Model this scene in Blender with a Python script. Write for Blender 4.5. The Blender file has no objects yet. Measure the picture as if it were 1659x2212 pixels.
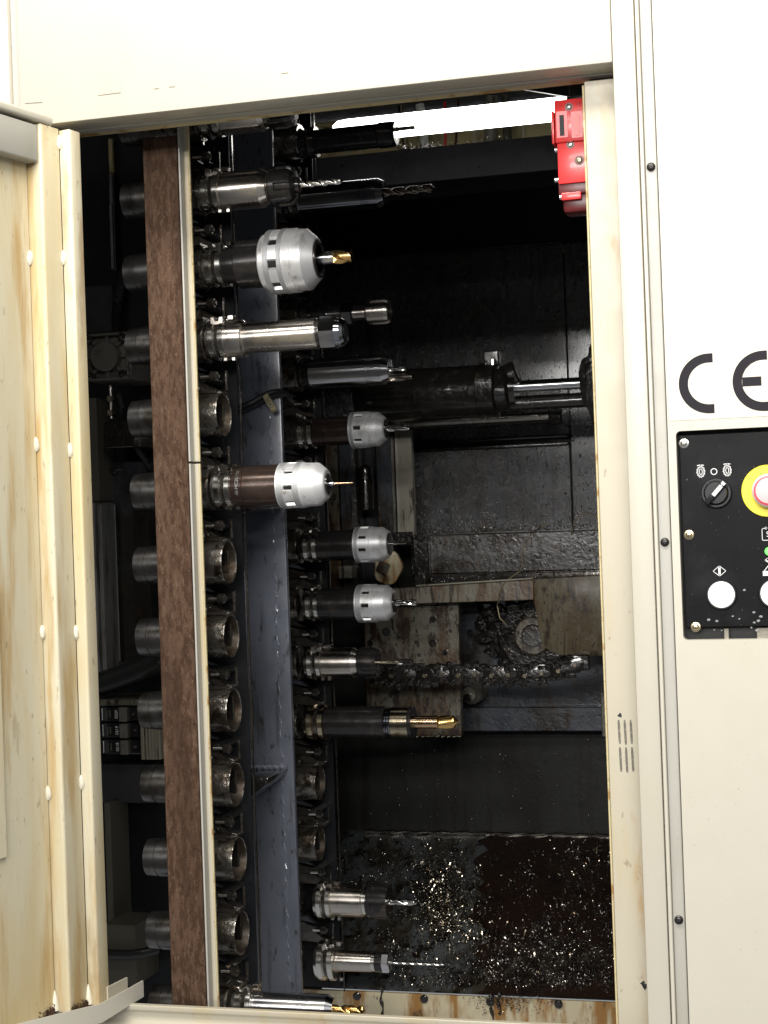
import bpy, bmesh, math, random
from mathutils import Vector, Matrix
random.seed(7)
scene = bpy.context.scene
COL = scene.collection

# ------------------------------------------------------------------ camera
F, CXP, CYP = 3580.0, 829.5, 1106.0          # focal length and centre in 1659x2212 photo pixels
CAM = Vector((0.0, -2.15, 1.30))
YAW, PIT, ROL = (math.radians(a) for a in (15.75, 0.44, -2.04))
FW = Vector((-math.sin(YAW)*math.cos(PIT), math.cos(YAW)*math.cos(PIT), math.sin(PIT)))
RT0 = Vector((math.cos(YAW), math.sin(YAW), 0)); UP0 = RT0.cross(FW)
RT = RT0*math.cos(ROL) + UP0*math.sin(ROL); UP = UP0*math.cos(ROL) - RT0*math.sin(ROL)
cd = bpy.data.cameras.new('camera'); cam = bpy.data.objects.new('camera', cd); COL.objects.link(cam)
cd.sensor_fit = 'HORIZONTAL'; cd.sensor_width = 36; cd.lens = F/1659*36; cd.clip_start = 0.05; cd.clip_end = 200
M = Matrix(((RT.x, UP.x, -FW.x, CAM.x), (RT.y, UP.y, -FW.y, CAM.y), (RT.z, UP.z, -FW.z, CAM.z), (0, 0, 0, 1)))
cam.matrix_world = M
scene.camera = cam

# ------------------------------------------------------------------ light
w = bpy.data.worlds.new('World'); scene.world = w; w.use_nodes = True
w.node_tree.nodes['Background'].inputs[0].default_value = (0.95, 0.97, 1.0, 1)
w.node_tree.nodes['Background'].inputs[1].default_value = 0.30
def area(name, loc, target, sx, sy, power, col):
    l = bpy.data.lights.new(name, 'AREA'); l.shape = 'RECTANGLE'; l.size = sx; l.size_y = sy; l.energy = power; l.color = col
    o = bpy.data.objects.new(name, l); COL.objects.link(o); o.location = loc
    o.rotation_euler = (Vector(target)-Vector(loc)).to_track_quat('-Z', 'Y').to_euler()
    return o
area('ceiling_lamp_over_machine', (-0.55, -1.0, 2.95), (-0.60, 0.1, 1.7), 1.9, 0.35, 64, (1.0, 0.965, 0.90))
area('ceiling_lamp_row', (0.1, -4.6, 3.30), (-0.8, 0.4, 1.2), 4.4, 0.30, 100, (1.0, 0.97, 0.92))
area('ceiling_lamp_second_row', (0.0, -6.3, 2.85), (-0.8, 0.4, 1.3), 4.8, 0.26, 185, (1.0, 0.98, 0.95))
area('ceiling_lamp_far_row', (-0.4, -8.6, 2.78), (-0.8, 0.4, 1.3), 5.4, 0.26, 290, (1.0, 0.98, 0.95))
scene.view_settings.view_transform = 'Standard'; scene.view_settings.look = 'None'
scene.view_settings.exposure = 0.0; scene.view_settings.gamma = 1.0
scene.render.engine = 'CYCLES'
scene.cycles.use_denoising = True
scene.cycles.max_bounces = 8; scene.cycles.sample_clamp_indirect = 4.0

# ------------------------------------------------------------------ pixel helpers
def ray(x, y): return FW + RT*((x-CXP)/F) - UP*((y-CYP)/F)
def U(x, y, Y):
    d = ray(x, y); return CAM + d*((Y-CAM.y)/d.y)
def UZ(x, y, Z):
    d = ray(x, y); return CAM + d*((Z-CAM.z)/d.z)
def ppm(p): return F/(Vector(p)-CAM).dot(FW)      # photo pixels per metre at a point
ZX = lambda x: 171.4 + .4959*x                    # enlarged crops used for measuring
def Z3(x, y): return (ZX(x), 205.7 + .4959*y)
def Z4(x, y): return (ZX(x), 617.0 + .4959*y)
def Z5(x, y): return (ZX(x), 1097.0 + .4959*y)
def Z6(x, y): return (ZX(x), 1576.8 + .4959*y)

# ------------------------------------------------------------------ materials
def mat(name, base, rough=0.5, metal=0.0, layers=(), bump=(), coat=0.0, coat_rough=0.1, rvar=0.0, rscale=30, spec=None, emit=None, aniso=0.0):
    """layers: (scale_xyz, detail, lo, hi, colour) mixes colour over base by noise; bump: (scale_xyz, strength, distance)"""
    m = bpy.data.materials.new(name); m.use_nodes = True
    nt = m.node_tree; N = nt.nodes; L = nt.links; b = N['Principled BSDF']
    b.inputs['Base Color'].default_value = (*base, 1); b.inputs['Roughness'].default_value = rough; b.inputs['Metallic'].default_value = metal
    b.inputs['Coat Weight'].default_value = coat; b.inputs['Coat Roughness'].default_value = coat_rough
    if spec is not None: b.inputs['Specular IOR Level'].default_value = spec
    if emit: b.inputs['Emission Color'].default_value = (*emit[0], 1); b.inputs['Emission Strength'].default_value = emit[1]
    if aniso:
        b.inputs['Anisotropic'].default_value = aniso; b.inputs['Anisotropic Rotation'].default_value = .25
        tg = N.new('ShaderNodeTangent'); tg.direction_type = 'RADIAL'; tg.axis = 'X'; L.new(tg.outputs[0], b.inputs['Tangent'])
    tc = N.new('ShaderNodeTexCoord'); info = N.new('ShaderNodeObjectInfo')
    off = N.new('ShaderNodeVectorMath'); off.operation = 'MULTIPLY_ADD'
    off.inputs[1].default_value = (1, 1, 1); L.new(tc.outputs['Object'], off.inputs[0])
    sc = N.new('ShaderNodeVectorMath'); sc.operation = 'SCALE'; sc.inputs['Scale'].default_value = 7.0
    comb = N.new('ShaderNodeCombineXYZ')
    for i in range(3): L.new(info.outputs['Random'], comb.inputs[i])
    L.new(comb.outputs[0], sc.inputs[0]); L.new(sc.outputs[0], off.inputs[2])
    def noise(scale, detail=4, rgh=0.6):
        mp = N.new('ShaderNodeMapping'); mp.inputs['Scale'].default_value = scale if hasattr(scale, '__len__') else (scale,)*3
        L.new(off.outputs[0], mp.inputs[0])
        n = N.new('ShaderNodeTexNoise'); n.inputs['Scale'].default_value = 1.0; n.inputs['Detail'].default_value = detail; n.inputs['Roughness'].default_value = rgh
        L.new(mp.outputs[0], n.inputs['Vector']); return n.outputs['Fac']
    cur = None
    for scale, detail, lo, hi, colr in layers:
        f = noise(scale, detail)
        mr = N.new('ShaderNodeMapRange'); mr.inputs['From Min'].default_value = lo; mr.inputs['From Max'].default_value = hi; mr.interpolation_type = 'SMOOTHSTEP'
        L.new(f, mr.inputs['Value'])
        mx = N.new('ShaderNodeMix'); mx.data_type = 'RGBA'
        if cur is None: mx.inputs['A'].default_value = (*base, 1)
        else: L.new(cur, mx.inputs['A'])
        mx.inputs['B'].default_value = (*colr[:3], 1)
        if len(colr) > 3:
            k = N.new('ShaderNodeMath'); k.operation = 'MULTIPLY'; k.inputs[1].default_value = colr[3]; L.new(mr.outputs[0], k.inputs[0]); L.new(k.outputs[0], mx.inputs['Factor'])
        else: L.new(mr.outputs[0], mx.inputs['Factor'])
        cur = mx.outputs['Result']
    if cur: L.new(cur, b.inputs['Base Color'])
    if rvar:
        f = noise(rscale, 3)
        mr = N.new('ShaderNodeMapRange'); mr.inputs['From Min'].default_value = .3; mr.inputs['From Max'].default_value = .7
        mr.inputs['To Min'].default_value = max(.03, rough-rvar); mr.inputs['To Max'].default_value = min(1, rough+rvar)
        L.new(f, mr.inputs['Value']); L.new(mr.outputs[0], b.inputs['Roughness'])
    last = None
    for scale, strength, dist in bump:
        f = noise(scale, 3)
        bp = N.new('ShaderNodeBump'); bp.inputs['Strength'].default_value = strength; bp.inputs['Distance'].default_value = dist
        L.new(f, bp.inputs['Height'])
        if last: L.new(last, bp.inputs['Normal'])
        last = bp.outputs[0]
    if last: L.new(last, b.inputs['Normal'])
    return m

CREAM = (0.465, 0.437, 0.365)
MT = {}
MT['cream'] = mat('cream_paint', CREAM, .38, layers=[((3, 3, 1.2), 5, .55, .8, (.46, .40, .28, .5)), (260, 2, .70, .74, (.30, .25, .17, .6))], bump=[(350, .04, .001)], rvar=.06)
MT['cream_worn'] = mat('cream_paint_worn', (.42, .385, .30), .42, layers=[((14, 14, 2.2), 5, .50, .72, (.42, .33, .17, .75)), ((22, 22, 6), 6, .60, .75, (.36, .20, .06, .7)), ((60, 60, 30), 4, .66, .74, (.20, .14, .07, .7))], bump=[(160, .08, .001)], rvar=.08)
MT['door_paint'] = mat('stained_cream_door_paint', (.565, .52, .385), .42, layers=[((9, 9, 1.6), 6, .38, .66, (.52, .41, .205, .85)), ((26, 26, 2.6), 6, .50, .68, (.40, .255, .090, .8)), ((16, 16, 4), 6, .60, .72, (.26, .15, .055, .5)), ((110, 110, 50), 5, .63, .72, (.22, .16, .09, .6))], bump=[(120, .10, .001)], rvar=.08)
MT['grey_cream'] = mat('greyish_cream', (.36, .35, .31), .42, layers=[((9, 9, 2), 5, .5, .75, (.29, .27, .21, .7)), (200, 2, .70, .75, (.28, .24, .16, .6))], rvar=.06)  # greyer, darker cream for strips, header lip, web and rail
MT['rust_edge'] = mat('rusted_cream_edge', (.52, .44, .25), .6, layers=[((30, 30, 30), 6, .52, .66, (.32, .18, .05)), (90, 4, .64, .74, (.12, .06, .02))], bump=[(120, .4, .002)])
MT['rust_cream'] = mat('rust_streaked_cream_plate', (.55, .48, .32), .35, layers=[((34, 34, 7), 6, .44, .62, (.30, .15, .035)), ((20, 20, 12), 6, .58, .68, (.06, .03, .012)), ((120, 120, 40), 4, .64, .72, (.03, .02, .01))], bump=[(70, .25, .002)], coat=.5)
MT['rust'] = mat('brown_rusted_steel', (.082, .048, .031), .8, spec=.12, layers=[((150, 150, 45), 6, .40, .62, (.046, .025, .015)), ((260, 260, 90), 6, .54, .68, (.125, .082, .055, .65)), ((18, 18, 2.5), 5, .48, .74, (.030, .016, .010, .75)), ((320, 320, 160), 5, .60, .68, (.018, .009, .006, .8)), (600, 2, .71, .74, (.34, .25, .18, .7))], bump=[(320, .25, .0012), (90, .12, .0015)])
MT['pot'] = mat('oily_steel', (.185, .172, .152), .30, .85, layers=[((30, 30, 30), 5, .42, .62, (.085, .068, .050)), ((60, 60, 60), 6, .50, .63, (.022, .014, .009))], bump=[(90, .45, .003), (260, .2, .001)], rvar=.18, rscale=60, coat=.7, coat_rough=.05, aniso=.4)
MT['bore'] = mat('brown_oily_bore', (.080, .066, .052), .40, .8, layers=[((40, 40, 40), 5, .45, .65, (.06, .04, .025))], bump=[(120, .2, .001)], rvar=.12, coat=.3)
MT['collar'] = mat('grey_turned_steel', (.185, .18, .175), .36, .9, layers=[((26, 26, 26), 5, .46, .66, (.095, .085, .072)), (160, 4, .64, .74, (.04, .034, .028, .7))], bump=[((160, 10, 10), .04, .0005)], rvar=.1, coat=.2, aniso=.7)
MT['satin'] = mat('satin_nickel_steel', (.66, .615, .56), .30, 1, layers=[((24, 24, 24), 5, .5, .75, (.50, .44, .375)), (140, 4, .64, .72, (.22, .16, .11, .6))], bump=[((500, 14, 14), .05, .0005)], rvar=.06, aniso=0.9)
MT['bright'] = mat('bright_ground_steel', (.80, .78, .73), .22, 1, layers=[(40, 4, .60, .75, (.50, .43, .32))], rvar=.07, aniso=0.85)
MT['chrome'] = mat('polished_steel', (.78, .78, .80), .20, 1, layers=[((6, 40, 40), 4, .5, .75, (.45, .44, .45))], bump=[((900, 10, 10), .03, .0004)], aniso=0.9)
MT['dark_chrome'] = mat('dark_polished_steel', (.30, .31, .34), .14, 1, layers=[((6, 40, 40), 4, .5, .75, (.14, .14, .15))], aniso=0.9)
MT['nut'] = mat('matt_nickel_nut', (.78, .78, .785), .46, .65, layers=[((40, 30, 30), 5, .52, .70, (.56, .55, .53)), ((90, 60, 60), 5, .64, .72, (.30, .25, .19, .6))], bump=[((300, 200, 200), .06, .0006)], rvar=.06, aniso=.6)
MT['knurl'] = mat('knurled_nickel_band', (.46, .465, .47), .5, .8, bump=[((1400, 1400, 300), .7, .0008), ((300, 1400, 1400), .5, .0008)])
MT['black'] = mat('black_oxide_steel', (.030, .028, .028), .26, .55, layers=[((30, 30, 30), 5, .52, .72, (.065, .052, .045))], rvar=.08, coat=.25, coat_rough=.12, aniso=0.7)
MT['brown_black'] = mat('brown_black_oxide_steel', (.050, .034, .028), .24, .6, layers=[((40, 40, 40), 5, .5, .72, (.085, .05, .035))], rvar=.07, coat=.3, coat_rough=.1, aniso=0.7)
MT['gold'] = mat('gold_nitride_coating', (.80, .52, .20), .22, 1, layers=[(120, 4, .52, .7, (.60, .34, .10))])
MT['rose'] = mat('pale_gold_coating', (.80, .55, .34), .20, 1, layers=[(90, 4, .52, .7, (.62, .38, .2))], aniso=0.8)
MT['brass'] = mat('tarnished_brass_steel', (.58, .50, .36), .22, 1, layers=[(60, 4, .5, .66, (.28, .22, .14))], rvar=.08, aniso=0.8)
MT['carbide'] = mat('bright_carbide', (.66, .65, .62), .18, 1)
MT['carbide_dark'] = mat('dark_oily_carbide', (.22, .19, .16), .22, 1)
MT['gunk'] = mat('black_oil_coated_steel', (.018, .016, .014), .22, .3, layers=[(40, 5, .55, .72, (.06, .045, .03))], bump=[(55, .5, .004), (170, .35, .002)], coat=.8, coat_rough=.06, rvar=.1)
MT['link'] = mat('oily_chain_steel', (.10, .09, .08), .25, .8, layers=[(40, 5, .5, .68, (.035, .026, .018))], bump=[(90, .3, .002)], coat=.7, coat_rough=.06, rvar=.1)
MT['black_paint'] = mat('black_painted_sheet', (.011, .012, .014), .42, spec=.25, layers=[(5, 5, .5, .7, (.018, .018, .018))], rvar=.1, bump=[(90, .1, .001)])
MT['wall'] = mat('oil_wet_dark_sheet', (.038, .038, .042), .30, layers=[((6, 6, 3), 5, .44, .66, (.017, .015, .013)), ((70, 70, 3.0), 6, .50, .66, (.010, .008, .007)), ((12, 12, 8), 5, .58, .70, (.030, .020, .012)), ((90, 90, 40), 6, .60, .67, (.004, .004, .003))], bump=[((150, 150, 40), 1.0, .006), ((420, 420, 130), .9, .003)], coat=1.0, coat_rough=.15, spec=.7, rvar=.18)
MT['oil_bead'] = mat('black_oil_bead', (.010, .009, .008), .06, coat=1.0, coat_rough=.03)
MT['wall_low'] = mat('oil_streaked_grey_sheet', (.015, .015, .014), .5, layers=[((26, 26, 1.6), 5, .48, .66, (.009, .008, .006)), ((5, 5, 3), 4, .5, .7, (.007, .006, .005)), ((90, 90, 30), 5, .66, .72, (.006, .005, .004))], bump=[(90, .25, .002)], spec=.22, rvar=.1)
MT['chute'] = mat('oil_pooled_grey_chute', (.070, .078, .080), .34, layers=[((22, 8, 8), 6, .46, .60, (.034, .029, .021)), ((34, 26, 26), 6, .54, .61, (.009, .007, .005)), ((120, 90, 90), 6, .58, .66, (.012, .009, .006))], bump=[(90, .5, .003), (300, .3, .0015)], coat=.6, coat_rough=.08, rvar=.15)
MT['chute_dark'] = mat('black_brown_oil_film', (.018, .010, .007), .18, layers=[((14, 10, 10), 5, .5, .7, (.006, .004, .004)), (90, 4, .66, .72, (.05, .04, .035))], bump=[(80, .35, .003)], coat=.6, coat_rough=.08, rvar=.08)
MT['blue'] = mat('blue_grey_painted_steel', (.082, .090, .114), .36, layers=[((7, 7, 2.2), 5, .42, .70, (.050, .055, .066)), ((50, 50, 5), 6, .54, .68, (.034, .034, .036, .85)), ((120, 120, 40), 6, .60, .68, (.016, .014, .012, .85)), (500, 2, .73, .75, (.20, .20, .20, .6))], bump=[(140, .10, .001)], coat=.35, coat_rough=.18, rvar=.12)
MT['weld'] = mat('painted_weld_bead', (.10, .11, .14), .3, bump=[((60, 60, 260), .8, .003)], coat=.5, coat_rough=.1)
MT['rusty_plate'] = mat('rust_patched_plate', (.120, .112, .085), .42, .10, layers=[((14, 14, 4), 6, .42, .58, (.070, .038, .015)), ((40, 40, 14), 6, .50, .60, (.030, .015, .008)), ((34, 34, 8), 6, .62, .72, (.15, .14, .11, .6)), ((110, 110, 50), 6, .55, .64, (.014, .008, .005))], bump=[(130, .45, .002), (40, .2, .003)], coat=.25, coat_rough=.12, rvar=.15)
MT['drip_plate'] = mat('drip_stained_plate', (.105, .088, .056), .50, .0, layers=[((18, 18, 8), 6, .40, .60, (.070, .045, .019)), ((130, 130, 7), 6, .56, .66, (.026, .017, .009)), ((26, 26, 12), 6, .54, .64, (.026, .016, .009)), ((34, 34, 16), 6, .62, .72, (.115, .115, .105, .6)), ((150, 150, 70), 6, .60, .67, (.010, .007, .005))], bump=[((120, 120, 16), .4, .002), (140, .4, .0015)], coat=.08, coat_rough=.2, spec=.3, rvar=.16)
MT['arm'] = mat('rust_dripped_arm', (.150, .135, .100), .40, .05, layers=[((30, 30, 7), 6, .46, .60, (.085, .046, .016)), ((60, 60, 8), 6, .54, .63, (.030, .016, .008)), ((14, 14, 6), 5, .62, .70, (.15, .16, .165, .7)), ((120, 120, 40), 6, .60, .68, (.012, .008, .005))], bump=[(120, .35, .002)], coat=.3, coat_rough=.12, rvar=.12)
MT['beam_grey'] = mat('oily_grey_beam', (.060, .060, .056), .3, layers=[((10, 10, 14), 5, .42, .58, (.020, .013, .009)), (60, 5, .55, .68, (.045, .030, .018))], bump=[(80, .45, .003)], coat=.7, coat_rough=.08, rvar=.12)
MT['pale_bar'] = mat('pale_grey_steel_bar', (.24, .225, .18), .36, .2, layers=[((12, 12, 7), 5, .45, .70, (.11, .095, .065)), ((60, 60, 14), 5, .58, .68, (.05, .04, .028))], bump=[(90, .15, .002)], coat=.3)
MT['dark_plate'] = mat('dark_blue_grey_plate', (.044, .050, .062), .36, spec=.4, layers=[((9, 9, 5), 5, .44, .62, (.014, .012, .010)), ((30, 30, 10), 6, .56, .66, (.026, .016, .009)), (110, 5, .60, .68, (.008, .006, .005))], bump=[(60, .35, .003), (220, .3, .0015)], coat=.35, coat_rough=.10, rvar=.15)
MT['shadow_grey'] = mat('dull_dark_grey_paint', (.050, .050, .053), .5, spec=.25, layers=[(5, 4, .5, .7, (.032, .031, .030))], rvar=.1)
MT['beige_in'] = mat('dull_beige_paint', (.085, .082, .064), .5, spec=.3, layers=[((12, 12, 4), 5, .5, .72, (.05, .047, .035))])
MT['duct'] = mat('cream_plastic', (.30, .29, .22), .5, layers=[((12, 12, 4), 5, .5, .72, (.19, .175, .12))])
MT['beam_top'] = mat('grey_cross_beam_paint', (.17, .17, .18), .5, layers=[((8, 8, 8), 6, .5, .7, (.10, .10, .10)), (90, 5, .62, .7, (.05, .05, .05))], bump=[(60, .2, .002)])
MT['backdrop'] = mat('yellow_beige_sheet', (.50, .42, .20), .5, layers=[((14, 14, 3), 4, .5, .62, (.34, .28, .13)), ((40, 40, 2), 4, .60, .66, (.55, .5, .36))])
MT['lamp'] = mat('lit_lamp_tube', (1, 1, 1), .3, emit=((1.0, .975, .92), 9.0))
MT['red'] = mat('red_switch_plastic', (.62, .030, .030), .30, layers=[(30, 5, .56, .74, (.36, .018, .02)), (120, 4, .68, .74, (.05, .01, .01))], bump=[(200, .05, .001)], coat=.2)
MT['dark_shaded_red'] = mat('dark_shaded_red_plastic', (.075, .004, .005), .35)  # dark red that also carries the shadow on the switch foot
MT['red_label'] = mat('pale_red_label', (.72, .16, .15), .4)
MT['panel_black'] = mat('black_anodised_plate', (.0045, .0045, .005), .36, spec=.09, layers=[((9, 9, 9), 5, .5, .74, (.014, .014, .016)), (320, 3, .715, .735, (.20, .20, .20, .7))], rvar=.06, bump=[(300, .05, .0006)])
MT['plastic_black'] = mat('glossy_black_plastic', (.010, .010, .011), .22, coat=.2)
MT['rubber'] = mat('black_rubber', (.012, .012, .012), .4, bump=[(90, .1, .001)])
MT['print'] = mat('white_print', (.66, .66, .66), .5)
MT['worn'] = mat('bare_grey_metal_spot', (.20, .20, .20), .5)
MT['white_plastic'] = mat('white_plastic', (.86, .86, .82), .3, coat=.3)
MT['yellow'] = mat('yellow_plastic', (.78, .66, .018), .36, layers=[(90, 4, .66, .72, (.4, .33, .05, .6))])
MT['estop_glare_cap'] = mat('overlit_red_cap', (.86, .50, .50), .18, coat=.6)  # red button's washed-out brightness put into a pale colour
MT['estop_glare_rim'] = mat('overlit_red_rim', (.88, .74, .74), .25, coat=.4)  # same overbright look painted on the button rim
MT['estop_red'] = mat('red_groove', (.45, .04, .06), .3)
MT['button_lit'] = mat('white_lit_button', (.9, .9, .86), .25, coat=.5, emit=((1, 1, .93), .55))
MT['green'] = mat('lit_green_led', (.1, .8, .1), .2, emit=((.12, 1.0, .10), 2.2))
MT['zinc'] = mat('yellow_zinc_screw', (.55, .47, .30), .28, 1, layers=[(300, 4, .55, .7, (.22, .18, .10))])
MT['zinc_white'] = mat('white_zinc_screw', (.66, .64, .60), .25, 1)
MT['screw_black'] = mat('black_screw', (.020, .018, .017), .3, .4, coat=.2)
MT['slot'] = mat('dark_recess', (.006, .006, .006), .6)
MT['ce'] = mat('dark_grey_print', (.022, .020, .024), .6, spec=.08)
MT['sticker'] = mat('cream_sticker', (.52, .49, .41), .34)
MT['pen'] = mat('grey_pen_mark', (.12, .11, .09), .7, layers=[(300, 3, .55, .75, (.30, .27, .20))])
MT['motor'] = mat('grey_black_casting', (.13, .12, .105), .42, .2, layers=[(40, 4, .5, .7, (.085, .075, .065))], rvar=.1)
MT['tag'] = mat('yellowed_tag', (.28, .25, .15), .4, layers=[(90, 4, .5, .7, (.15, .12, .06))])
MT['alu'] = mat('grey_aluminium_edge', (.30, .30, .29), .4, .6, layers=[((60, 60, 10), 4, .5, .7, (.12, .11, .09))])
MT['sealant'] = mat('cream_weld_blob', (.60, .57, .46), .4)
MT['chip'] = mat('steel_chips', (.58, .53, .45), .24, 1, layers=[(45, 3, .48, .62, (.34, .26, .16)), (30, 3, .52, .62, (.09, .075, .06))])
MT['chip_dark'] = mat('black_oily_chips', (.045, .038, .032), .14, .7, layers=[(30, 3, .5, .62, (.14, .12, .10))], coat=.8, coat_rough=.04)
MT['wire'] = mat('brownish_wire', (.20, .16, .10), .35, .7)

# ------------------------------------------------------------------ mesh helpers
class MB:
    def __init__(s): s.v = []; s.f = []; s.mi = []
    def add(s, vs, fs):
        b = len(s.v); s.v += [Vector(p) for p in vs]; s.f += [tuple(i+b for i in f) for f in fs]; return s
    def bm(s, bmsh):
        bmsh.verts.index_update(); s.add([v.co.copy() for v in bmsh.verts], [[v.index for v in f.verts] for f in bmsh.faces]); bmsh.free(); return s
    def box(s, x0, x1, y0, y1, z0, z1, bev=0.0, seg=1, rot=None):
        b = bmesh.new(); bmesh.ops.create_cube(b, size=1)
        for v in b.verts: v.co = Vector(((x0+x1)/2+v.co.x*(x1-x0), (y0+y1)/2+v.co.y*(y1-y0), (z0+z1)/2+v.co.z*(z1-z0)))
        if bev: bmesh.ops.bevel(b, geom=b.edges[:], offset=min(bev, .45*min(abs(x1-x0), abs(y1-y0), abs(z1-z0))), segments=seg, affect='EDGES', profile=.5)
        if rot:
            c, R = rot
            for v in b.verts: v.co = Vector(c) + R @ (v.co-Vector(c))
        return s.bm(b)
    def prism(s, poly, axis, a, b_, bev=0.0, seg=1):
        """poly: 2-D points; axis 'z': (x,y), 'y': (x,z), 'x': (y,z)"""
        def P(q, t): return {'z': (q[0], q[1], t), 'y': (q[0], t, q[1]), 'x': (t, q[0], q[1])}[axis]
        b = bmesh.new(); n = len(poly)
        lo = [b.verts.new(P(q, a)) for q in poly]; hi = [b.verts.new(P(q, b_)) for q in poly]
        b.faces.new(lo); b.faces.new(hi[::-1])
        for i in range(n): b.faces.new((lo[i], hi[i], hi[(i+1) % n], lo[(i+1) % n]))
        bmesh.ops.recalc_face_normals(b, faces=b.faces[:])
        if bev: bmesh.ops.bevel(b, geom=b.edges[:], offset=bev, segments=seg, affect='EDGES', profile=.5)
        return s.bm(b)
    def lathe(s, prof, org, axis='x', seg=48, rfun=None, caps=True):
        """prof: (t, r) along the axis through org"""
        O = Vector(org); A, B, C_ = {'x': (Vector((1,0,0)), Vector((0,1,0)), Vector((0,0,1))), 'y': (Vector((0,1,0)), Vector((0,0,1)), Vector((1,0,0))), 'z': (Vector((0,0,1)), Vector((1,0,0)), Vector((0,1,0)))}[axis] if isinstance(axis, str) else axis
        vs = []; fs = []
        for i, (t, r) in enumerate(prof):
            for k in range(seg):
                th = 2*math.pi*k/seg; rr = rfun(i, t, th, r) if rfun else r
                vs.append(O + A*t + B*(rr*math.cos(th)) + C_*(rr*math.sin(th)))
        for i in range(len(prof)-1):
            for k in range(seg):
                k2 = (k+1) % seg; fs.append((i*seg+k, i*seg+k2, (i+1)*seg+k2, (i+1)*seg+k))
        if caps: fs.append(tuple(range(seg-1, -1, -1))); fs.append(tuple((len(prof)-1)*seg+k for k in range(seg)))
        return s.add(vs, fs)
    def tube(s, pts, r, seg=10, ring=None):
        pts = [Vector(p) for p in pts]; vs = []; fs = []; n = len(pts); up = Vector((.13, .2, 1)).normalized()
        for i, p in enumerate(pts):
            t = (pts[min(i+1, n-1)]-pts[max(i-1, 0)]).normalized(); a = t.cross(up)
            if a.length < 1e-3: a = t.cross(Vector((1, 0, 0)))
            a.normalize(); b = t.cross(a); rr = r if not ring else r*ring(i)
            for k in range(seg):
                th = 2*math.pi*k/seg; vs.append(p + a*(rr*math.cos(th)) + b*(rr*math.sin(th)))
        for i in range(n-1):
            for k in range(seg):
                k2 = (k+1) % seg; fs.append((i*seg+k, i*seg+k2, (i+1)*seg+k2, (i+1)*seg+k))
        fs.append(tuple(range(seg-1, -1, -1))); fs.append(tuple((n-1)*seg+k for k in range(seg)))
        return s.add(vs, fs)
    def cyl(s, p0, p1, r, seg=24, ch=0.0):
        p0, p1 = Vector(p0), Vector(p1); A = (p1-p0); l = A.length; A.normalize()
        B = A.orthogonal().normalized(); C_ = A.cross(B)
        pr = [(0, r-ch), (ch, r), (l-ch, r), (l, r-ch)] if ch else [(0, r), (l, r)]
        return s.lathe(pr, p0, (A, B, C_), seg)
    def build(s, name, m, parent=None, sharp=32, label=None, group=None, kind=None, cat=None, flat=False):
        me = bpy.data.meshes.new(name)
        if parent is not None: o0 = parent_world(parent)
        else:
            xs = [v.x for v in s.v]; ys = [v.y for v in s.v]; zs = [v.z for v in s.v]
            o0 = Vector(((min(xs)+max(xs))/2, (min(ys)+max(ys))/2, min(zs)))
        me.from_pydata([v-o0 for v in s.v], [], s.f); me.update()
        if not flat:
            b = bmesh.new(); b.from_mesh(me); bmesh.ops.recalc_face_normals(b, faces=b.faces[:])
            lim = math.radians(sharp)
            for e in b.edges:
                e.smooth = not (len(e.link_faces) == 2 and e.calc_face_angle(0) > lim)
            for f in b.faces: f.smooth = True
            b.to_mesh(me); b.free()
        me.materials.append(MT[m] if isinstance(m, str) else m)
        o = bpy.data.objects.new(name, me); COL.objects.link(o)
        if parent is not None: o.parent = parent
        else: o.location = o0
        WORLD[o] = o0
        tagp(o, label, cat, group, kind); return o
WORLD = {}
def parent_world(p): return WORLD[p]
def tagp(o, label=None, cat=None, group=None, kind=None):
    if label: o['label'] = label
    if cat: o['category'] = cat
    if group: o['group'] = group
    if kind: o['kind'] = kind
    return o
def thing(name, loc, label, cat, group=None):
    o = bpy.data.objects.new(name, None); COL.objects.link(o); o.location = loc; o.empty_display_size = .05
    WORLD[o] = Vector(loc); return tagp(o, label, cat, group)
def part(name, m, parent, fn, **k):
    b = MB(); fn(b); return b.build(name, m, parent, **k)
def text_mesh(txt, size, mtx, m, name, parent, depth=.0006, align='CENTER'):
    c = bpy.data.curves.new('t', 'FONT'); c.body = txt; c.size = size; c.extrude = depth; c.align_x = align; c.align_y = 'CENTER'
    o = bpy.data.objects.new('t', c); me = bpy.data.meshes.new_from_object(o); bpy.data.objects.remove(o)
    b = MB(); b.add([mtx @ v.co for v in me.vertices], [tuple(p.vertices) for p in me.polygons])
    return b.build(name, m, parent, flat=True)
def front_matrix(p, rotz=0):       # text standing in the XZ plane, facing the camera side (-Y)
    return Matrix.Translation(p) @ Matrix.Rotation(math.radians(90), 4, 'X') @ Matrix.Rotation(rotz, 4, 'Z')
def screw(parent, name, p, r, h, m, cross=True):
    """pan-head screw standing out of a front (-Y) face at p"""
    o = part(name, m, parent, lambda b: b.lathe([(0, r), (-h*.5, r*.96), (-h*.85, r*.72), (-h, r*.36)], p, 'y', 20))
    if cross:
        def cr(b):
            b.box(p[0]-r*.42, p[0]+r*.42, p[1]-h*1.06, p[1]-h*.8, p[2]-r*.09, p[2]+r*.09)
            b.box(p[0]-r*.09, p[0]+r*.09, p[1]-h*1.08, p[1]-h*.8, p[2]-r*.42, p[2]+r*.42)
        part('cross_slot', 'slot', o, cr, flat=True)
    return o

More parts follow.
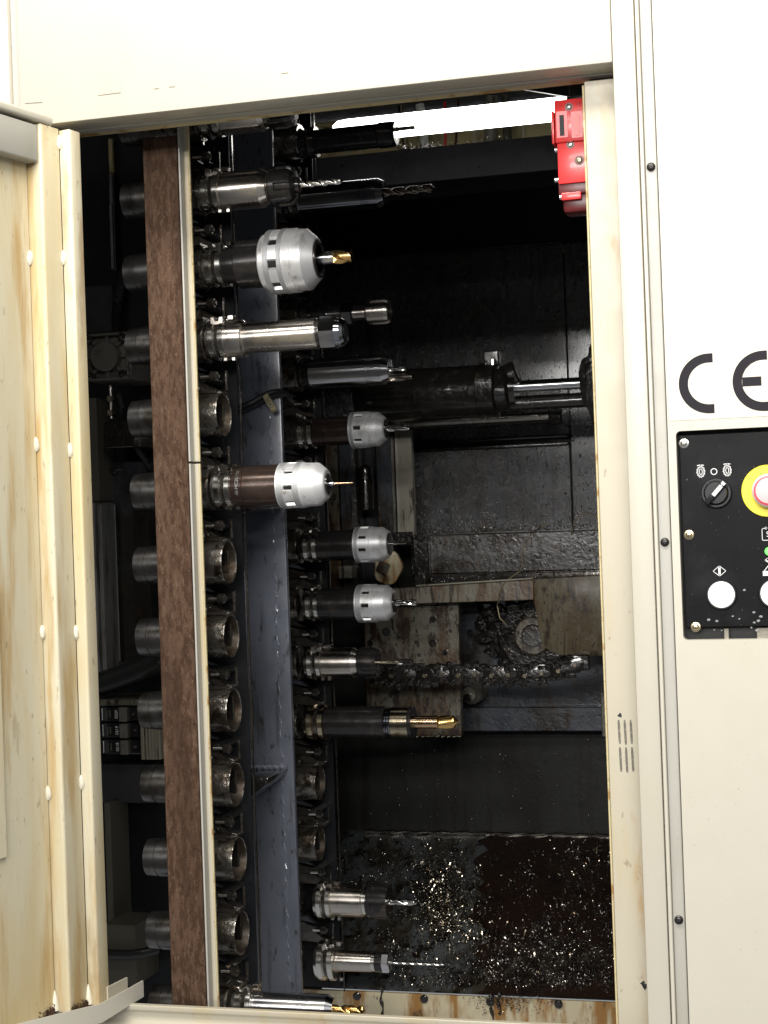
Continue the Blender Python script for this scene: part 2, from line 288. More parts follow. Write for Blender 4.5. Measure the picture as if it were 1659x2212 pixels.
# ================================================================== enclosure front
ZO, ZS = 1.889, 0.640          # top and bottom of the opening
XR, XL = -0.277, -1.075        # its right and left outer edges
enc = thing('machine_enclosure', (-.68, .03, .30), 'cream painted machine front framing the open tool magazine hatch', 'machine enclosure')
part('header_panel', 'cream', enc, lambda b: b.box(-1.128, XR-.0005, 0, .048, ZO, 2.45, .0025, 2))
part('frame_post', 'cream', enc, lambda b: b.box(XR, -.2475, 0, .048, .30, 2.45, .0025, 2), label='narrow cream post right of the opening')
part('edge_strip', 'cream', enc, lambda b: b.box(-.2462, -.2412, .001, .04, .30, 2.45, .001))
part('cover_strip', 'grey_cream', enc, lambda b: b.box(-.2410, -.2255, .007, .04, .30, 2.45, .001), label='recessed grey strip carrying black screws')
part('left_post', 'cream', enc, lambda b: b.box(-1.128, -1.082, 0, .048, .30, ZO-.001, .002))
part('left_cover_strip', 'grey_cream', enc, lambda b: b.box(-1.1425, -1.1285, .008, .04, .30, 2.45, .001))
part('left_cover', 'cream', enc, lambda b: b.box(-1.75, -1.143, 0, .04, .30, 2.45, .003, 2))
# hood lip behind the header, with its stained lower edge
part('header_lip', 'grey_cream', enc, lambda b: b.box(-1.085, XR-.002, .0485, .066, 1.8870, 1.95, .001))
part('header_flange', 'rust_edge', enc, lambda b: b.box(-1.085, -.318, .0662, .088, 1.8880, 1.8985, .001), label='rust stained lower edge of the header')
part('jamb', 'cream_worn', enc, lambda b: b.box(-.3225, XR-.0005, .050, .056, .30, 1.881, .001), label='recessed cream door jamb with pen marks')
part('jamb_return', 'rust_edge', enc, lambda b: b.box(-.3255, -.3230, .0505, .085, .30, 1.8765, .0008))
part('jamb_shadow_strip', 'slot', enc, lambda b: b.box(-.2795, -.2772, .0488, .0498, .30, 1.882))  # solid dark strip draws the shadow line between jamb and post
# sill
def sill(b):
    b.prism([(-.002, .637), (.008, .637), (.008, .594), (.004, .588), (-.002, .594), (-.002, .610), (.003, .614), (.003, .626), (-.002, .630)], 'x', -1.08, XR-.001, .0008)
part('sill', 'cream_worn', enc, sill, label='cream bottom sill with yellow streaks')
part('dark_gap_sheet', 'shadow_grey', enc, lambda b: b.box(-1.08, XR-.001, .014, .03, .30, .589, .001))  # dark sheet stands in for the shaded gap under the sill
for (px, py) in ((1404.7, 361), (1437, 1171), (1471.7, 1987)):
    p = U(px, py, .007); p.x = -.2333
    screw(enc, 'screw', p, .0058, .0042, 'screw_black')
for (px, py) in ((1434, 1534), (1418.5, 1534)):
    p = U(px, py, .0065); part('paint_chip', 'pen', enc, lambda b: b.lathe([(0, .0012), (.001, .001)], p, 'y', 7))
# six pen strokes on the jamb
for row, (y0, y1) in enumerate(((1555, 1607), (1614, 1667))):
    for k in range(3):
        a = U(1336+row*3+k*13, y0, .0494); c = U(1339+row*3+k*13, y1+(k == 1)*2, .0494)
        def st(b, a=a, c=c):
            n = 9; vs = []
            for i in range(n+1):
                t = i/n; wdt = .0017*(.92+.08*math.sin(3.1*i+k))*(1 if 0 < i < n else .55)
                q = a.lerp(c, t); vs += [(q.x-wdt, .0497, q.z), (q.x+wdt, .0497, q.z)]
            b.add(vs, [(2*i, 2*i+1, 2*i+3, 2*i+2) for i in range(n)])
        part('pen_mark', 'pen', enc, st, flat=True)
for (px, py, rr) in ((1339, 1545, .0028), (1393, 2130, .004), (1389, 2124, .003)):
    p = U(px, py, .0494)
    part('paint_chip', 'slot', enc, lambda b: b.lathe([(0, rr), (-.0002, rr*.9)], p, 'y', 8, rfun=lambda i, t, th, r: r*(1+.35*math.sin(3*th+px))))
# thin scratches on the header
for (x0, y0, x1, y1) in ((212, 207, 261, 201), (332, 193, 343, 192), (365, 189, 378, 188), (607, 160, 623, 158), (54, 224, 92, 222)):
    a, c = U(x0, y0, -.0004), U(x1, y1, -.0004)
    part('scratch', 'pen', enc, lambda b: b.add([a, c, c+Vector((0, 0, .0011)), a+Vector((0, 0, .0009))], [(0, 1, 2, 3)]), flat=True)

# ================================================================== right cover panel
cov = thing('cover_panel', (.1, .0, .30), 'smooth cream side cover panel with CE mark and black control plate cutout', 'panel')
CX0, CX1, CZ0, CZ1 = -.2135, .075, 1.1385, 1.4065
def rr_poly(x0, x1, z0, z1, r, n=6):
    P = []
    for cx, cz, a0 in ((x1-r, z1-r, 0), (x0+r, z1-r, 90), (x0+r, z0+r, 180), (x1-r, z0+r, 270)):
        for i in range(n+1):
            a = math.radians(a0+90*i/n); P.append((cx+r*math.cos(a), cz+r*math.sin(a)))
    return P
def cover_sheet(b):
    inner = rr_poly(CX0, CX1, CZ0, CZ1, .006); n = len(inner); m = n//4
    X0, X1, Z0_, Z1_ = -.2235, .60, .30, 2.45; YF, YB = -.003, .012
    for x0, x1, z0, z1 in ((X0, CX0, Z0_, Z1_), (CX1, X1, Z0_, Z1_), (CX0, CX1, CZ1, Z1_), (CX0, CX1, Z0_, CZ0)):
        b.add([(x0, YF, z0), (x1, YF, z0), (x1, YF, z1), (x0, YF, z1)], [(0, 1, 2, 3)])
    for q, (cx, cz) in enumerate(((CX1, CZ1), (CX0, CZ1), (CX0, CZ0), (CX1, CZ0))):
        for i in range(q*m, q*m+m-1): b.add([(cx, YF, cz), (inner[i][0], YF, inner[i][1]), (inner[i+1][0], YF, inner[i+1][1])], [(0, 1, 2)])
    b.add([(x, YF, z) for x, z in inner]+[(x, YB, z) for x, z in inner], [(i, (i+1) % n, n+(i+1) % n, n+i) for i in range(n)])
    b.add([(X0, YF, Z0_), (X0, YF, Z1_), (X0, .03, Z1_), (X0, .03, Z0_)], [(0, 1, 2, 3)])
part('sheet', 'cream', cov, cover_sheet, sharp=20, flat=True)
# CE mark on its sticker
k = .341; zc = lambda x, y: (1302.5+k*x, 685.5+k*y)
a = U(*zc(425, 180), -.0032); c = U(*zc(452, 655), -.0032)
part('sticker', 'sticker', cov, lambda b: b.box(-.2205, .10, -.0036, -.0031, c.z, c.z+.187))
def arc(b, cx, cz, R, r, a0, a1, n=40, Y=-.0039, bar=None):
    vs = []; fs = []
    for i in range(n+1):
        t = a0+(a1-a0)*i/n
        for q in (R, r): vs.append((cx+q*math.cos(t), Y, cz+q*math.sin(t)))
    for i in range(n): fs.append((2*i, 2*i+1, 2*i+3, 2*i+2))
    b.add(vs, fs)
pc = U(*zc(672, 418), -.0039); pe = U(*zc(1016, 402), -.0039); ps = 1/ppm(pc)*k
R_, r_ = 190*ps, 132*ps
def letter(b, p, bar):
    ex = math.radians(7)                       # arms run straight a little past the centre
    arc(b, p.x, p.z, R_, r_, math.pi/2, 3*math.pi/2)
    for s in (1, -1):
        b.add([(p.x, -.0039, p.z+s*R_), (p.x+28*ps, -.0039, p.z+s*R_), (p.x+28*ps, -.0039, p.z+s*r_), (p.x, -.0039, p.z+s*r_)], [(0, 1, 2, 3)])
    if bar: b.add([(p.x-r_*.985, -.0039, p.z+29*ps), (p.x-12*ps, -.0039, p.z+29*ps), (p.x-12*ps, -.0039, p.z-29*ps), (p.x-r_*.985, -.0039, p.z-29*ps)], [(0, 1, 2, 3)])
part('letter_c', 'ce', cov, lambda b: letter(b, pc, False), flat=True)
part('letter_e', 'ce', cov, lambda b: letter(b, pe, True), flat=True)

# ================================================================== black control plate
YP = .008
ctl = thing('control_plate', (-.07, YP, CZ0), 'black control plate with selector knob, emergency stop and white push buttons', 'control panel')
part('plate', 'panel_black', ctl, lambda b: b.box(-.2105, .073, YP, YP+.003, CZ0+.0155, CZ1-.0050, .0008))
part('backing', 'slot', ctl, lambda b: b.box(-.235, .09, YP+.016, YP+.02, CZ0-.02, CZ1+.02))
for x0 in (-.163, -.122): part('bracket', 'pale_bar', ctl, lambda b: b.box(x0, x0+(.006 if x0 < -.15 else .02), YP+.004, YP+.014, CZ0-.003, CZ0+.013, .0006))
for (x, y, col) in ((513, 798, 'zinc_white'), (545, 1378, 'zinc'), (588, 1962, 'zinc')):
    p = U(*zc(x, y), YP)
    wsh = part('washer', col, ctl, lambda b: b.lathe([(0, .0064), (-.0010, .0064), (-.0012, .0060)], p, 'y', 24))
    screw(ctl, 'screw', p+Vector((0, -.0012, 0)), .0043, .0026, col)
def ring_mark(b, c, rx, rz, w_, n=40, wav=0.0, nw=12):
    vs = []
    for i in range(n):
        t = 2*math.pi*i/n; g = 1+wav*math.sin(nw*t)
        vs += [(c.x+rx*g*math.cos(t), c.y, c.z+rz*g*math.sin(t)), (c.x+(rx*g-w_)*math.cos(t), c.y, c.z+(rz*g-w_)*math.sin(t))]
    b.add(vs, [(2*i, 2*i+1, (2*i+3) % (2*n), (2*i+2) % (2*n)) for i in range(n)])
def stroke(b, pts, w_):
    for a, c in zip(pts[:-1], pts[1:]):
        d = (c-a); n = Vector((-d.z, 0, d.x)).normalized()*w_/2; e = d.normalized()*w_/2
        b.add([a-e+n, c+e+n, c+e-n, a-e-n], [(0, 1, 2, 3)])
YI = YP-.0004
m1 = k/1680                                    # metres per enlarged pixel on this plate
for gx, gy in ((620, 978), (787, 970)):
    p = U(*zc(gx, gy), YI)
    def gear(b, p=p):
        ring_mark(b, p, 26*m1, 36*m1, 4*m1, 60, .08, 12); ring_mark(b, p, 20*m1, 29*m1, 2.5*m1, 60, .08, 12); ring_mark(b, p, 11*m1, 20*m1, 4*m1)
        stroke(b, [p+Vector((-20*m1, 0, 40*m1)), p+Vector((0, 0, 43*m1)), p+Vector((18*m1, 0, 40*m1))], 5*m1)
    part('rotation_icon', 'print', ctl, gear, flat=True)
p = U(*zc(703, 977), YI); part('stop_icon', 'print', ctl, lambda b: ring_mark(b, p, 21*m1, 21*m1, 5*m1), flat=True)
p = U(*zc(720, 1113), YP)
sel = part('selector_switch', 'plastic_black', ctl, lambda b: b.lathe([(0, 96*m1), (-.004, 96*m1), (-.0075, 90*m1), (-.0075, 78*m1), (-.004, 76*m1)], p, 'y', 48), label='black rotary selector knob turned right')
kn = Matrix.Rotation(math.radians(-48), 3, 'Y')
part('knob', 'plastic_black', sel, lambda b: b.lathe([(0, 75*m1), (-.012, 72*m1), (-.014, 66*m1)], p, 'y', 40))
part('grip', 'plastic_black', sel, lambda b: b.box(p.x-88*m1, p.x+88*m1, p.y-.024, p.y-.010, p.z-17*m1, p.z+17*m1, .0016, 2, rot=(p, kn)))
part('pointer', 'print', sel, lambda b: b.box(p.x-20*m1, p.x+58*m1, p.y-.0246, p.y-.0235, p.z-13*m1, p.z+12*m1, rot=(p, kn)))
part('pointer_tip', 'print', sel, lambda b: b.box(p.x+68*m1, p.x+86*m1, p.y-.0246, p.y-.0235, p.z-13*m1, p.z+12*m1, rot=(p, kn)))
p = U(*zc(1046, 1099), YP)
es = part('emergency_stop', 'yellow', ctl, lambda b: b.lathe([(0, 163*m1), (-.0016, 163*m1), (-.0024, 160*m1)], p, 'y', 64), label='yellow ring emergency stop button')
q = p+Vector((9*m1, 0, 0))
part('stem', 'estop_red', es, lambda b: b.lathe([(0, 60*m1), (-.012, 60*m1)], q, 'y', 40))
part('mushroom_cap', 'estop_glare_rim', es, lambda b: b.lathe([(-.008, 92*m1), (-.011, 104*m1), (-.016, 106*m1), (-.021, 98*m1), (-.0225, 92*m1)], q, 'y', 56))
part('cap_groove', 'estop_red', es, lambda b: b.lathe([(-.0215, 93*m1), (-.0230, 92*m1), (-.0232, 80*m1)], q, 'y', 56))
part('cap_centre', 'estop_glare_cap', es, lambda b: b.lathe([(-.0225, 81*m1), (-.0240, 79*m1), (-.0255, 55*m1), (-.026, 20*m1)], q, 'y', 56))
for gx, gy in ((752, 1756), (1085, 1748)):
    p = U(*zc(gx, gy), YP)
    bt = part('push_button', 'plastic_black', ctl, lambda b: b.lathe([(0, 97*m1), (-.003, 97*m1), (-.0055, 92*m1), (-.0055, 86*m1), (-.003, 85*m1)], p, 'y', 48))
    part('button_cap', 'button_lit', bt, lambda b: b.lathe([(-.001, 83.5*m1), (-.0060, 83*m1), (-.0075, 79*m1), (-.0082, 40*m1)], p, 'y', 48))
p = U(*zc(738, 1607), YI)
def diamond(b):
    P = [p+Vector((x*m1, 0, z*m1)) for x, z in ((-40, 0), (0, 32), (40, 0), (0, -32), (-40, 0))]
    stroke(b, P, 4*m1); stroke(b, [p+Vector((0, -.0002, 15*m1)), p+Vector((0, -.0002, -15*m1))], 14*m1)
part('start_icon', 'print', ctl, diamond, flat=True)
p = U(*zc(1046, 1375), YI)
def unlock(b):
    P = [p+Vector((x*m1, 0, z*m1)) for x, z in ((-16, 38), (-36, 38), (-36, -36), (36, -36), (36, 38), (16, 38))]
    stroke(b, P, 4*m1); ring_mark(b, p+Vector((-12*m1, -.0002, 40*m1)), 8*m1, 8*m1, 3*m1, 16)
part('switch_icon', 'print', ctl, unlock, flat=True)
text_mesh('S', 50*m1, front_matrix(p+Vector((0, -.0001, 0))), 'print', 'switch_icon_letter', ctl, .0001)
p = U(*zc(1052, 1482), YP); part('indicator_lamp', 'green', ctl, lambda b: b.lathe([(0, 26*m1), (-.003, 25*m1), (-.005, 16*m1)], p, 'y', 24), label='lit green indicator lamp')
p = U(*zc(1050, 1585), YI)
def arrow(b):
    stroke(b, [p+Vector((x*m1, 0, z*m1)) for x, z in ((30, 34), (-22, 46), (-6, 58))], 4*m1)
    stroke(b, [p+Vector((x*m1, 0, z*m1)) for x, z in ((-22, 46), (-4, 34))], 4*m1)
    stroke(b, [p+Vector((x*m1, -.0001, z*m1)) for x, z in ((-26, -18), (0, 14), (30, 14))], 5*m1)
    stroke(b, [p+Vector((x*m1, -.0002, z*m1)) for x, z in ((-22, -36), (40, -36))], 30*m1)
part('unlock_icon', 'print', ctl, arrow, flat=True)
rs = random.Random(3)
for (x, y, r) in ((670, 1915, 11), (721, 1923, 9), (822, 1893, 7), (864, 1910, 6), (895, 1728, 9), (955, 1868, 9), (1000, 1895, 10), (985, 1922, 11), (958, 1933, 9), (705, 1980, 5), (752, 1983, 5), (940, 1965, 6), (975, 1982, 11)):
    p = U(*zc(x, y), YP-.0004)
    part('worn_spot', 'worn', ctl, lambda b: b.add([(p.x+r*m1*(.7+.4*rs.random())*math.cos(t*.785)*1.15, p.y, p.z+r*m1*.85*(.7+.4*rs.random())*math.sin(t*.785)) for t in range(8)], [tuple(range(8))]), flat=True)

# ================================================================== open door
H = Vector((-1.035, 0, 0)); DD = Vector((-.19, -.98, 0)).normalized(); NN = Vector((-DD.y, DD.x, 0))
def dp(s, n): q = H+DD*s+NN*n; return (q.x, q.y)
door = thing('hatch_door', (-1.11, -.3, .63), 'open cream hatch door stained with rust runs, swung out on its hinge side', 'door')
def ribprof(b):
    # skin of the hinge side: two folded steps and the wide inner sheet
    b.prism([dp(.070, -.041), dp(.80, -.041), dp(.80, -.048), dp(.070, -.048)], 'z', .640, 1.884, .0005)
part('inner_sheet', 'door_paint', door, ribprof)
part('fold', 'door_paint', door, lambda b: b.prism([dp(.0685, -.055), dp(.0685, -.0195), dp(.0660, -.017), dp(.0262, -.017), dp(.0262, -.055)], 'z', .640, 1.8745, .0014, 2), label='folded edge post of the door beside the sheet')
part('hinge_post', 'door_paint', door, lambda b: b.prism([dp(.0250, -.055), dp(.0250, -.0022), dp(.0228, 0), dp(0, 0), dp(0, -.055)], 'z', .640, 1.8725, .0014, 2), label='folded hinge post of the door')
part('top_rail', 'grey_cream', door, lambda b: b.prism([dp(.072, -.040), dp(.80, -.040), dp(.80, -.0185), dp(.072, -.0185)], 'z', 1.8195, 1.8715, .0028, 3))
part('top_lip', 'cream', door, lambda b: b.prism([dp(.040, -.046), dp(.80, -.046), dp(.80, -.0145), dp(.040, -.0145)], 'z', 1.8755, 1.8885, .004, 3))
part('outer_skin', 'cream', door, lambda b: b.prism([dp(.0, -.0555), dp(.80, -.0555), dp(.80, -.058), dp(.0, -.058)], 'z', .640, 1.888))
part('seam', 'slot', door, lambda b: b.prism([dp(.0258, -.0172), dp(.0252, -.0172), dp(.0252, -.02), dp(.0258, -.02)], 'z', .645, 1.872), flat=True)
def inter(px, py, off):
    r = ray(px, py); P0 = H+NN*off; t = (P0-CAM).dot(NN)/r.dot(NN); q = CAM+r*t; return (q-H).dot(DD), q.z
for (px, py, off) in ((63, 557, -.041), (137, 557, -.017), (78, 960, -.041), (152, 972, -.017), (91, 1366, -.041), (165, 1366, -.017), (100, 1714, -.041), (174, 1690, -.017), (130, 308, -.017)):
    s, z = inter(px, py, off); s = .0705 if off < -.03 else .0262
    c = H+DD*s+NN*(off+.0005)
    part('weld_blob', 'sealant', door, lambda b: b.lathe([(-.010, .0015), (-.006, .0042), (0, .0048), (.006, .0040), (.010, .0012)], (c.x, c.y, z), 'z', 12, rfun=lambda i, t, th, r: r*(1+.18*math.sin(2*th+i+z*40))))
for (px, py, off) in ((114, 2162, -.041), (187, 2148, -.017)):
    s, z = inter(px, py, off); s = .0705 if off < -.03 else .0262
    c = H+DD*s+NN*(off+.0005)
    part('weld_blob', 'sealant', door, lambda b: b.lathe([(-.014, .006), (-.006, .0055), (.004, .0035), (.013, .0008)], (c.x, c.y, z), 'z', 12))
# rusted latch plate on the far side of the sheet, with its bolt
s0, zb = inter(14, 1850, -.041); s1, zt = inter(2, 1275, -.041)
part('latch_plate', 'door_paint', door, lambda b: b.prism([dp(s0+.004, -.0405), dp(.80, -.0405), dp(.80, -.036), dp(s0+.004, -.036)], 'z', zb, zt, .0008), label='rusty plate bolted to the door')
s2, z2 = inter(10, 1828, -.036); c = H+DD*s2+NN*(-.036)
part('bolt', 'screw_black', door, lambda b: b.cyl(c, c+NN*.006, .006, 18, .0015))
# bottom drip tray
def tray(b):
    L_ = [Vector((-1.34, -.55, 0)), Vector((-1.079, -.179, 0)), Vector((-1.010, -.078, 0)), Vector((-1.000, .039, 0))]
    nrm = [Vector((.82, -.57, 0)), Vector((.82, -.57, 0)), Vector((.93, -.36, 0)), Vector((.995, -.09, 0))]
    zt_ = [.660]*4; zb_ = [.634, .634, .634, .637]; th = .0022
    vs = []
    for p, n, a, c in zip(L_, nrm, zb_, zt_):
        vs += [(p.x, p.y, a), (p.x, p.y, c), (p.x-n.x*th, p.y-n.y*th, c), (p.x-n.x*th, p.y-n.y*th, a+th), (p.x-n.x*.06, p.y-n.y*.06, a+th), (p.x-n.x*.06, p.y-n.y*.06, a)]
    fs = []
    for i in range(3):
        for j in range(6): fs.append((6*i+j, 6*i+(j+1) % 6, 6*i+6+(j+1) % 6, 6*i+6+j))
    fs += [(0, 1, 2, 3, 4, 5), (23, 22, 21, 20, 19, 18)]
    b.add(vs, fs)
part('drip_tray', 'cream', door, tray, label='pale folded drip tray along the door bottom')
part('tray_back_lip', 'cream_worn', door, lambda b: b.prism([(-1.037, -.006), (-1.0345, -.006), (-1.0275, .046), (-1.030, .046)], 'z', .636, .662, .0006))
def crud(b):
    rs = random.Random(5)
    for i in range(900):
        s = rs.gauss(.075, .012) if rs.random() < .6 else rs.gauss(.030, .007)
        n = (-.017 if s < .067 else -.041)+.0005+.003*rs.random()
        x, y = dp(s, n); z = .640+abs(rs.gauss(0, .004)); r = rs.uniform(.0005, .0013)
        b.lathe([(-r, r*.3), (0, r), (r, r*.3)], (x, y, z), 'z', 5)
part('rust_crust', 'rust', door, crud, kind='stuff')

# ================================================================== magazine: post, pots, chains
YF_, YR_ = .30, 1.00
bar = part('rusted_post', 'rust', None, lambda b: b.box(-1.0055, -.9505, .150, .1700, .28, 1.893, .0012), label='brown rusted flat steel post standing in front of the tool pots', cat='post')
gut = thing('cream_angle_bar', (-.95, .18, .28), 'narrow cream angle bar with dirty edge beside the rusted post', 'bar')
for a, c in ((1.4045, 1.95), (.28, 1.4015)):
    part('web', 'grey_cream', gut, lambda b: b.box(-.9500, -.9470, .1535, .1700, a, c, .0006))
    part('flange', 'cream_worn', gut, lambda b: b.box(-.9500, -.9405, .1702, .1745, a, c, .001))
    part('dirty_edge', 'rust_edge', gut, lambda b: b.box(-.9404, -.9388, .1700, .1747, a, c, .0005))

def pot(Z, Y, X0, X1, filled, label, group, dx=0.0, big=True):
    t = thing('tool_pot', ((X0+X1)/2, Y, Z-.036), label, 'tool pot', group)
    o = (0, Y, Z)
    part('collar', 'collar', t, lambda b: b.lathe([(X0, .0255), (X0+.0015, .0292), (X0+.020, .0300), (X0+.0206, .0290), (X0+.0225, .0290), (X0+.023, .0305), (X0+.062, .0305)], o, 'x', 56))
    s0 = X0+.061
    if filled:
        part('sleeve', 'pot', t, lambda b: b.lathe([(s0, .031), (s0+.002, .0335), (X1-.006, .0340), (X1-.0055, .0328), (X1-.003, .0328), (X1-.0028, .0340), (X1, .0335)], o, 'x', 56))
    else:
        part('sleeve', 'pot', t, lambda b: b.lathe([(X1-.0015, .0320), (X1, .0330), (X1-.0002, .0340), (X1-.0018, .0346), (X1-.040, .0347), (s0+.002, .0338), (s0, .031)], o, 'x', 64, caps=False))
        part('bore', 'bore', t, lambda b: b.lathe([(X1-.060, .004), (X1-.059, .0255), (X1-.010, .0308), (X1-.0015, .0320)], o, 'x', 64, caps=False))
    # latch plate and studs on top
    part('clip_plate', 'link', t, lambda b: b.box(X1-.052, X1-.008 if not filled else X1-.006, Y-.012, Y+.012, Z+.0335, Z+.0385, .0007))
    part('stud', 'bright', t, lambda b: b.cyl((X1-.041, Y-.004, Z+.038), (X1-.041, Y-.004, Z+.0455), .0030, 12, .0006))
    part('stud_nut', 'link', t, lambda b: b.lathe([(0, .0055), (.0032, .0055)], (X1-.041, Y-.004, Z+.0386), 'z', 6))
    part('spring_ball', 'link', t, lambda b: b.lathe([(-.006, .002), (-.004, .0052), (0, .0062), (.004, .0052), (.006, .002)], (X1-.057, Y-.020, Z+.034), 'z', 14))
    part('bracket', 'gunk', t, lambda b: b.box(X0+.064, X1-.010, Y+.024, Y+.0335, Z-.034, Z+.034, .002))
    return t

E_G = 'empty tool pots of the near chain column'
pots = [(1.951, True, 'oily steel pot behind the header holding the topmost dark collet chuck'), (1.834, True, 'oily steel pot holding the grey collet chuck with short drill'), (1.717, True, 'oily steel pot holding the big white milling chuck'),
        (1.600, True, 'oily steel pot holding the long slim grey holder with hex nut'), (1.483, False, 'empty steel tool pot just above the brown milling chuck'), (1.366, True, 'oily steel pot holding the brown bodied milling chuck'),
        (1.2495, False, None), (1.1335, False, None), (1.0165, False, None), (.899, False, None), (.782, False, None), (.666, False, None), (.549, True, 'oily steel pot holding the polished hydraulic chuck behind the sill')]
nth = iter(('first', 'second', 'third', 'fourth', 'fifth', 'sixth'))
for Z, fl, lb in pots:
    pot(Z, YF_, -1.102, -.967 if fl else -.9475, fl, lb or 'empty oily steel tool pot, %s below the brown bodied milling chuck' % next(nth), E_G if not fl else 'occupied tool pots of the near chain column')

def chain(name, Y, zs, X1, label, near):
    t = thing(name, (X1-.03, Y+.05, min(zs)-.1), label, 'chain')
    part('void_backing', 'black_paint', t, lambda b: b.box(X1-.150, X1-.035, Y+.086, Y+.092, min(zs)-.14, max(zs)+.14, .001))  # black backing stands in for the unlit void behind the pots
    part('guide_rail', 'link', t, lambda b: b.box(X1+.0040, X1+.0060, Y+.060, Y+.066, min(zs)-.14, max(zs)+.14, .0005))
    part('void_backing_edge', 'black_paint', t, lambda b: b.box(X1-.0345, X1-.010, Y+.088, Y+.091, min(zs)-.14, max(zs)+.14))
    for i, z in enumerate(zs):
        j = ((i*37) % 7-3)*.0006
        part('link', 'gunk', t, lambda b: b.prism([(X1-.075, z+.019+j), (X1-.030, z+.007), (X1-.022, z-.001), (X1-.030, z-.007), (X1-.052, z-.004), (X1-.075, z-.015)], 'y', Y-.004, Y+.085, .0012))
        part('link_plate', 'link', t, lambda b: b.prism([(X1-.073, z-.006), (X1-.036, z-.004), (X1-.020, z-.016), (X1-.004, z-.021), (X1-.004, z-.028), (X1-.070, z-.024)], 'y', Y+.004, Y+.030, .001))
        part('upper_plate', 'dark_plate', t, lambda b: b.prism([(X1-.072, z+.024), (X1-.050, z+.026), (X1-.030, z+.012), (X1-.072, z+.020)], 'y', Y-.002, Y+.012, .0008))
        part('pin', 'bright', t, lambda b: b.cyl((X1-.034, Y-.008, z+j), (X1-.017, Y-.008, z+j), .0031, 14))
        part('roller', 'gunk', t, lambda b: b.cyl((X1-.0175, Y-.008, z+j), (X1-.006, Y-.008, z+j), .0085, 20, .0015))
        part('pin_cap', 'link', t, lambda b: b.cyl((X1-.0062, Y-.008, z+j), (X1-.0035, Y-.008, z+j), .0042, 6))
        part('link_edge', 'link', t, lambda b: b.box(X1-.0005, X1+.003, Y+.010, Y+.016, z-.020, z+.010+j, .0006))
    return t
zf = [p_[0] for p_ in pots]
chain('tool_chain', YF_, [(a+c)/2 for a, c in zip(zf[:-1], zf[1:])], -.9475, 'oily black chain linking the near column of tool pots', True)

RX = lambda Z: -1.022-(1.606-Z)*.0375          # the far chain leans slightly
rear = [(2.072, True, 'dark far pot carrying the black round holder against the lamp'), (1.957, True, 'dark far pot carrying the smoke grey hydraulic chuck with twist drill'), (1.723, True, 'dark far pot carrying the shell mill arbor'),
        (1.606, True, 'dark far pot carrying the polished hydraulic chuck above the cable'), (1.491, True, 'dark far pot carrying the white nosed milling chuck below the hydraulic chuck'), (1.262, True, 'dark far pot carrying the milling chuck with scratched nose'),
        (1.146, True, 'dark far pot carrying the milling chuck with spiral end mill'), (1.029, True, 'dark far pot carrying the grey collet chuck with tap'), (.911, True, 'dark far pot carrying the black holder with gold spot drill'),
        (.790, False, None), (.668, False, None), (.556, True, 'dark far pot carrying the grey collet chuck with fluted drill above the chips'), (.436, True, 'dark far pot carrying the slim chuck with long thin drill')]
for Z, fl, lb in rear:
    x = RX(Z)
    pot(Z, YR_, x-.16, x-.028 if fl else x+.012, fl, lb or ('empty far tool pot directly below the gold spot drill holder' if Z > .7 else 'empty far tool pot directly above the chuck by the golden chips'), 'empty tool pots of the far chain column' if not fl else 'occupied tool pots of the far chain column')
zr = [2.072, 1.957, 1.84, 1.723, 1.606, 1.491, 1.376, 1.262, 1.146, 1.029, .911, .790, .668, .556, .436]
chain('far_tool_chain', YR_, [(a+c)/2 for a, c in zip(zr[:-1], zr[1:])], -1.030, 'oily black chain linking the far column of tool pots', False)

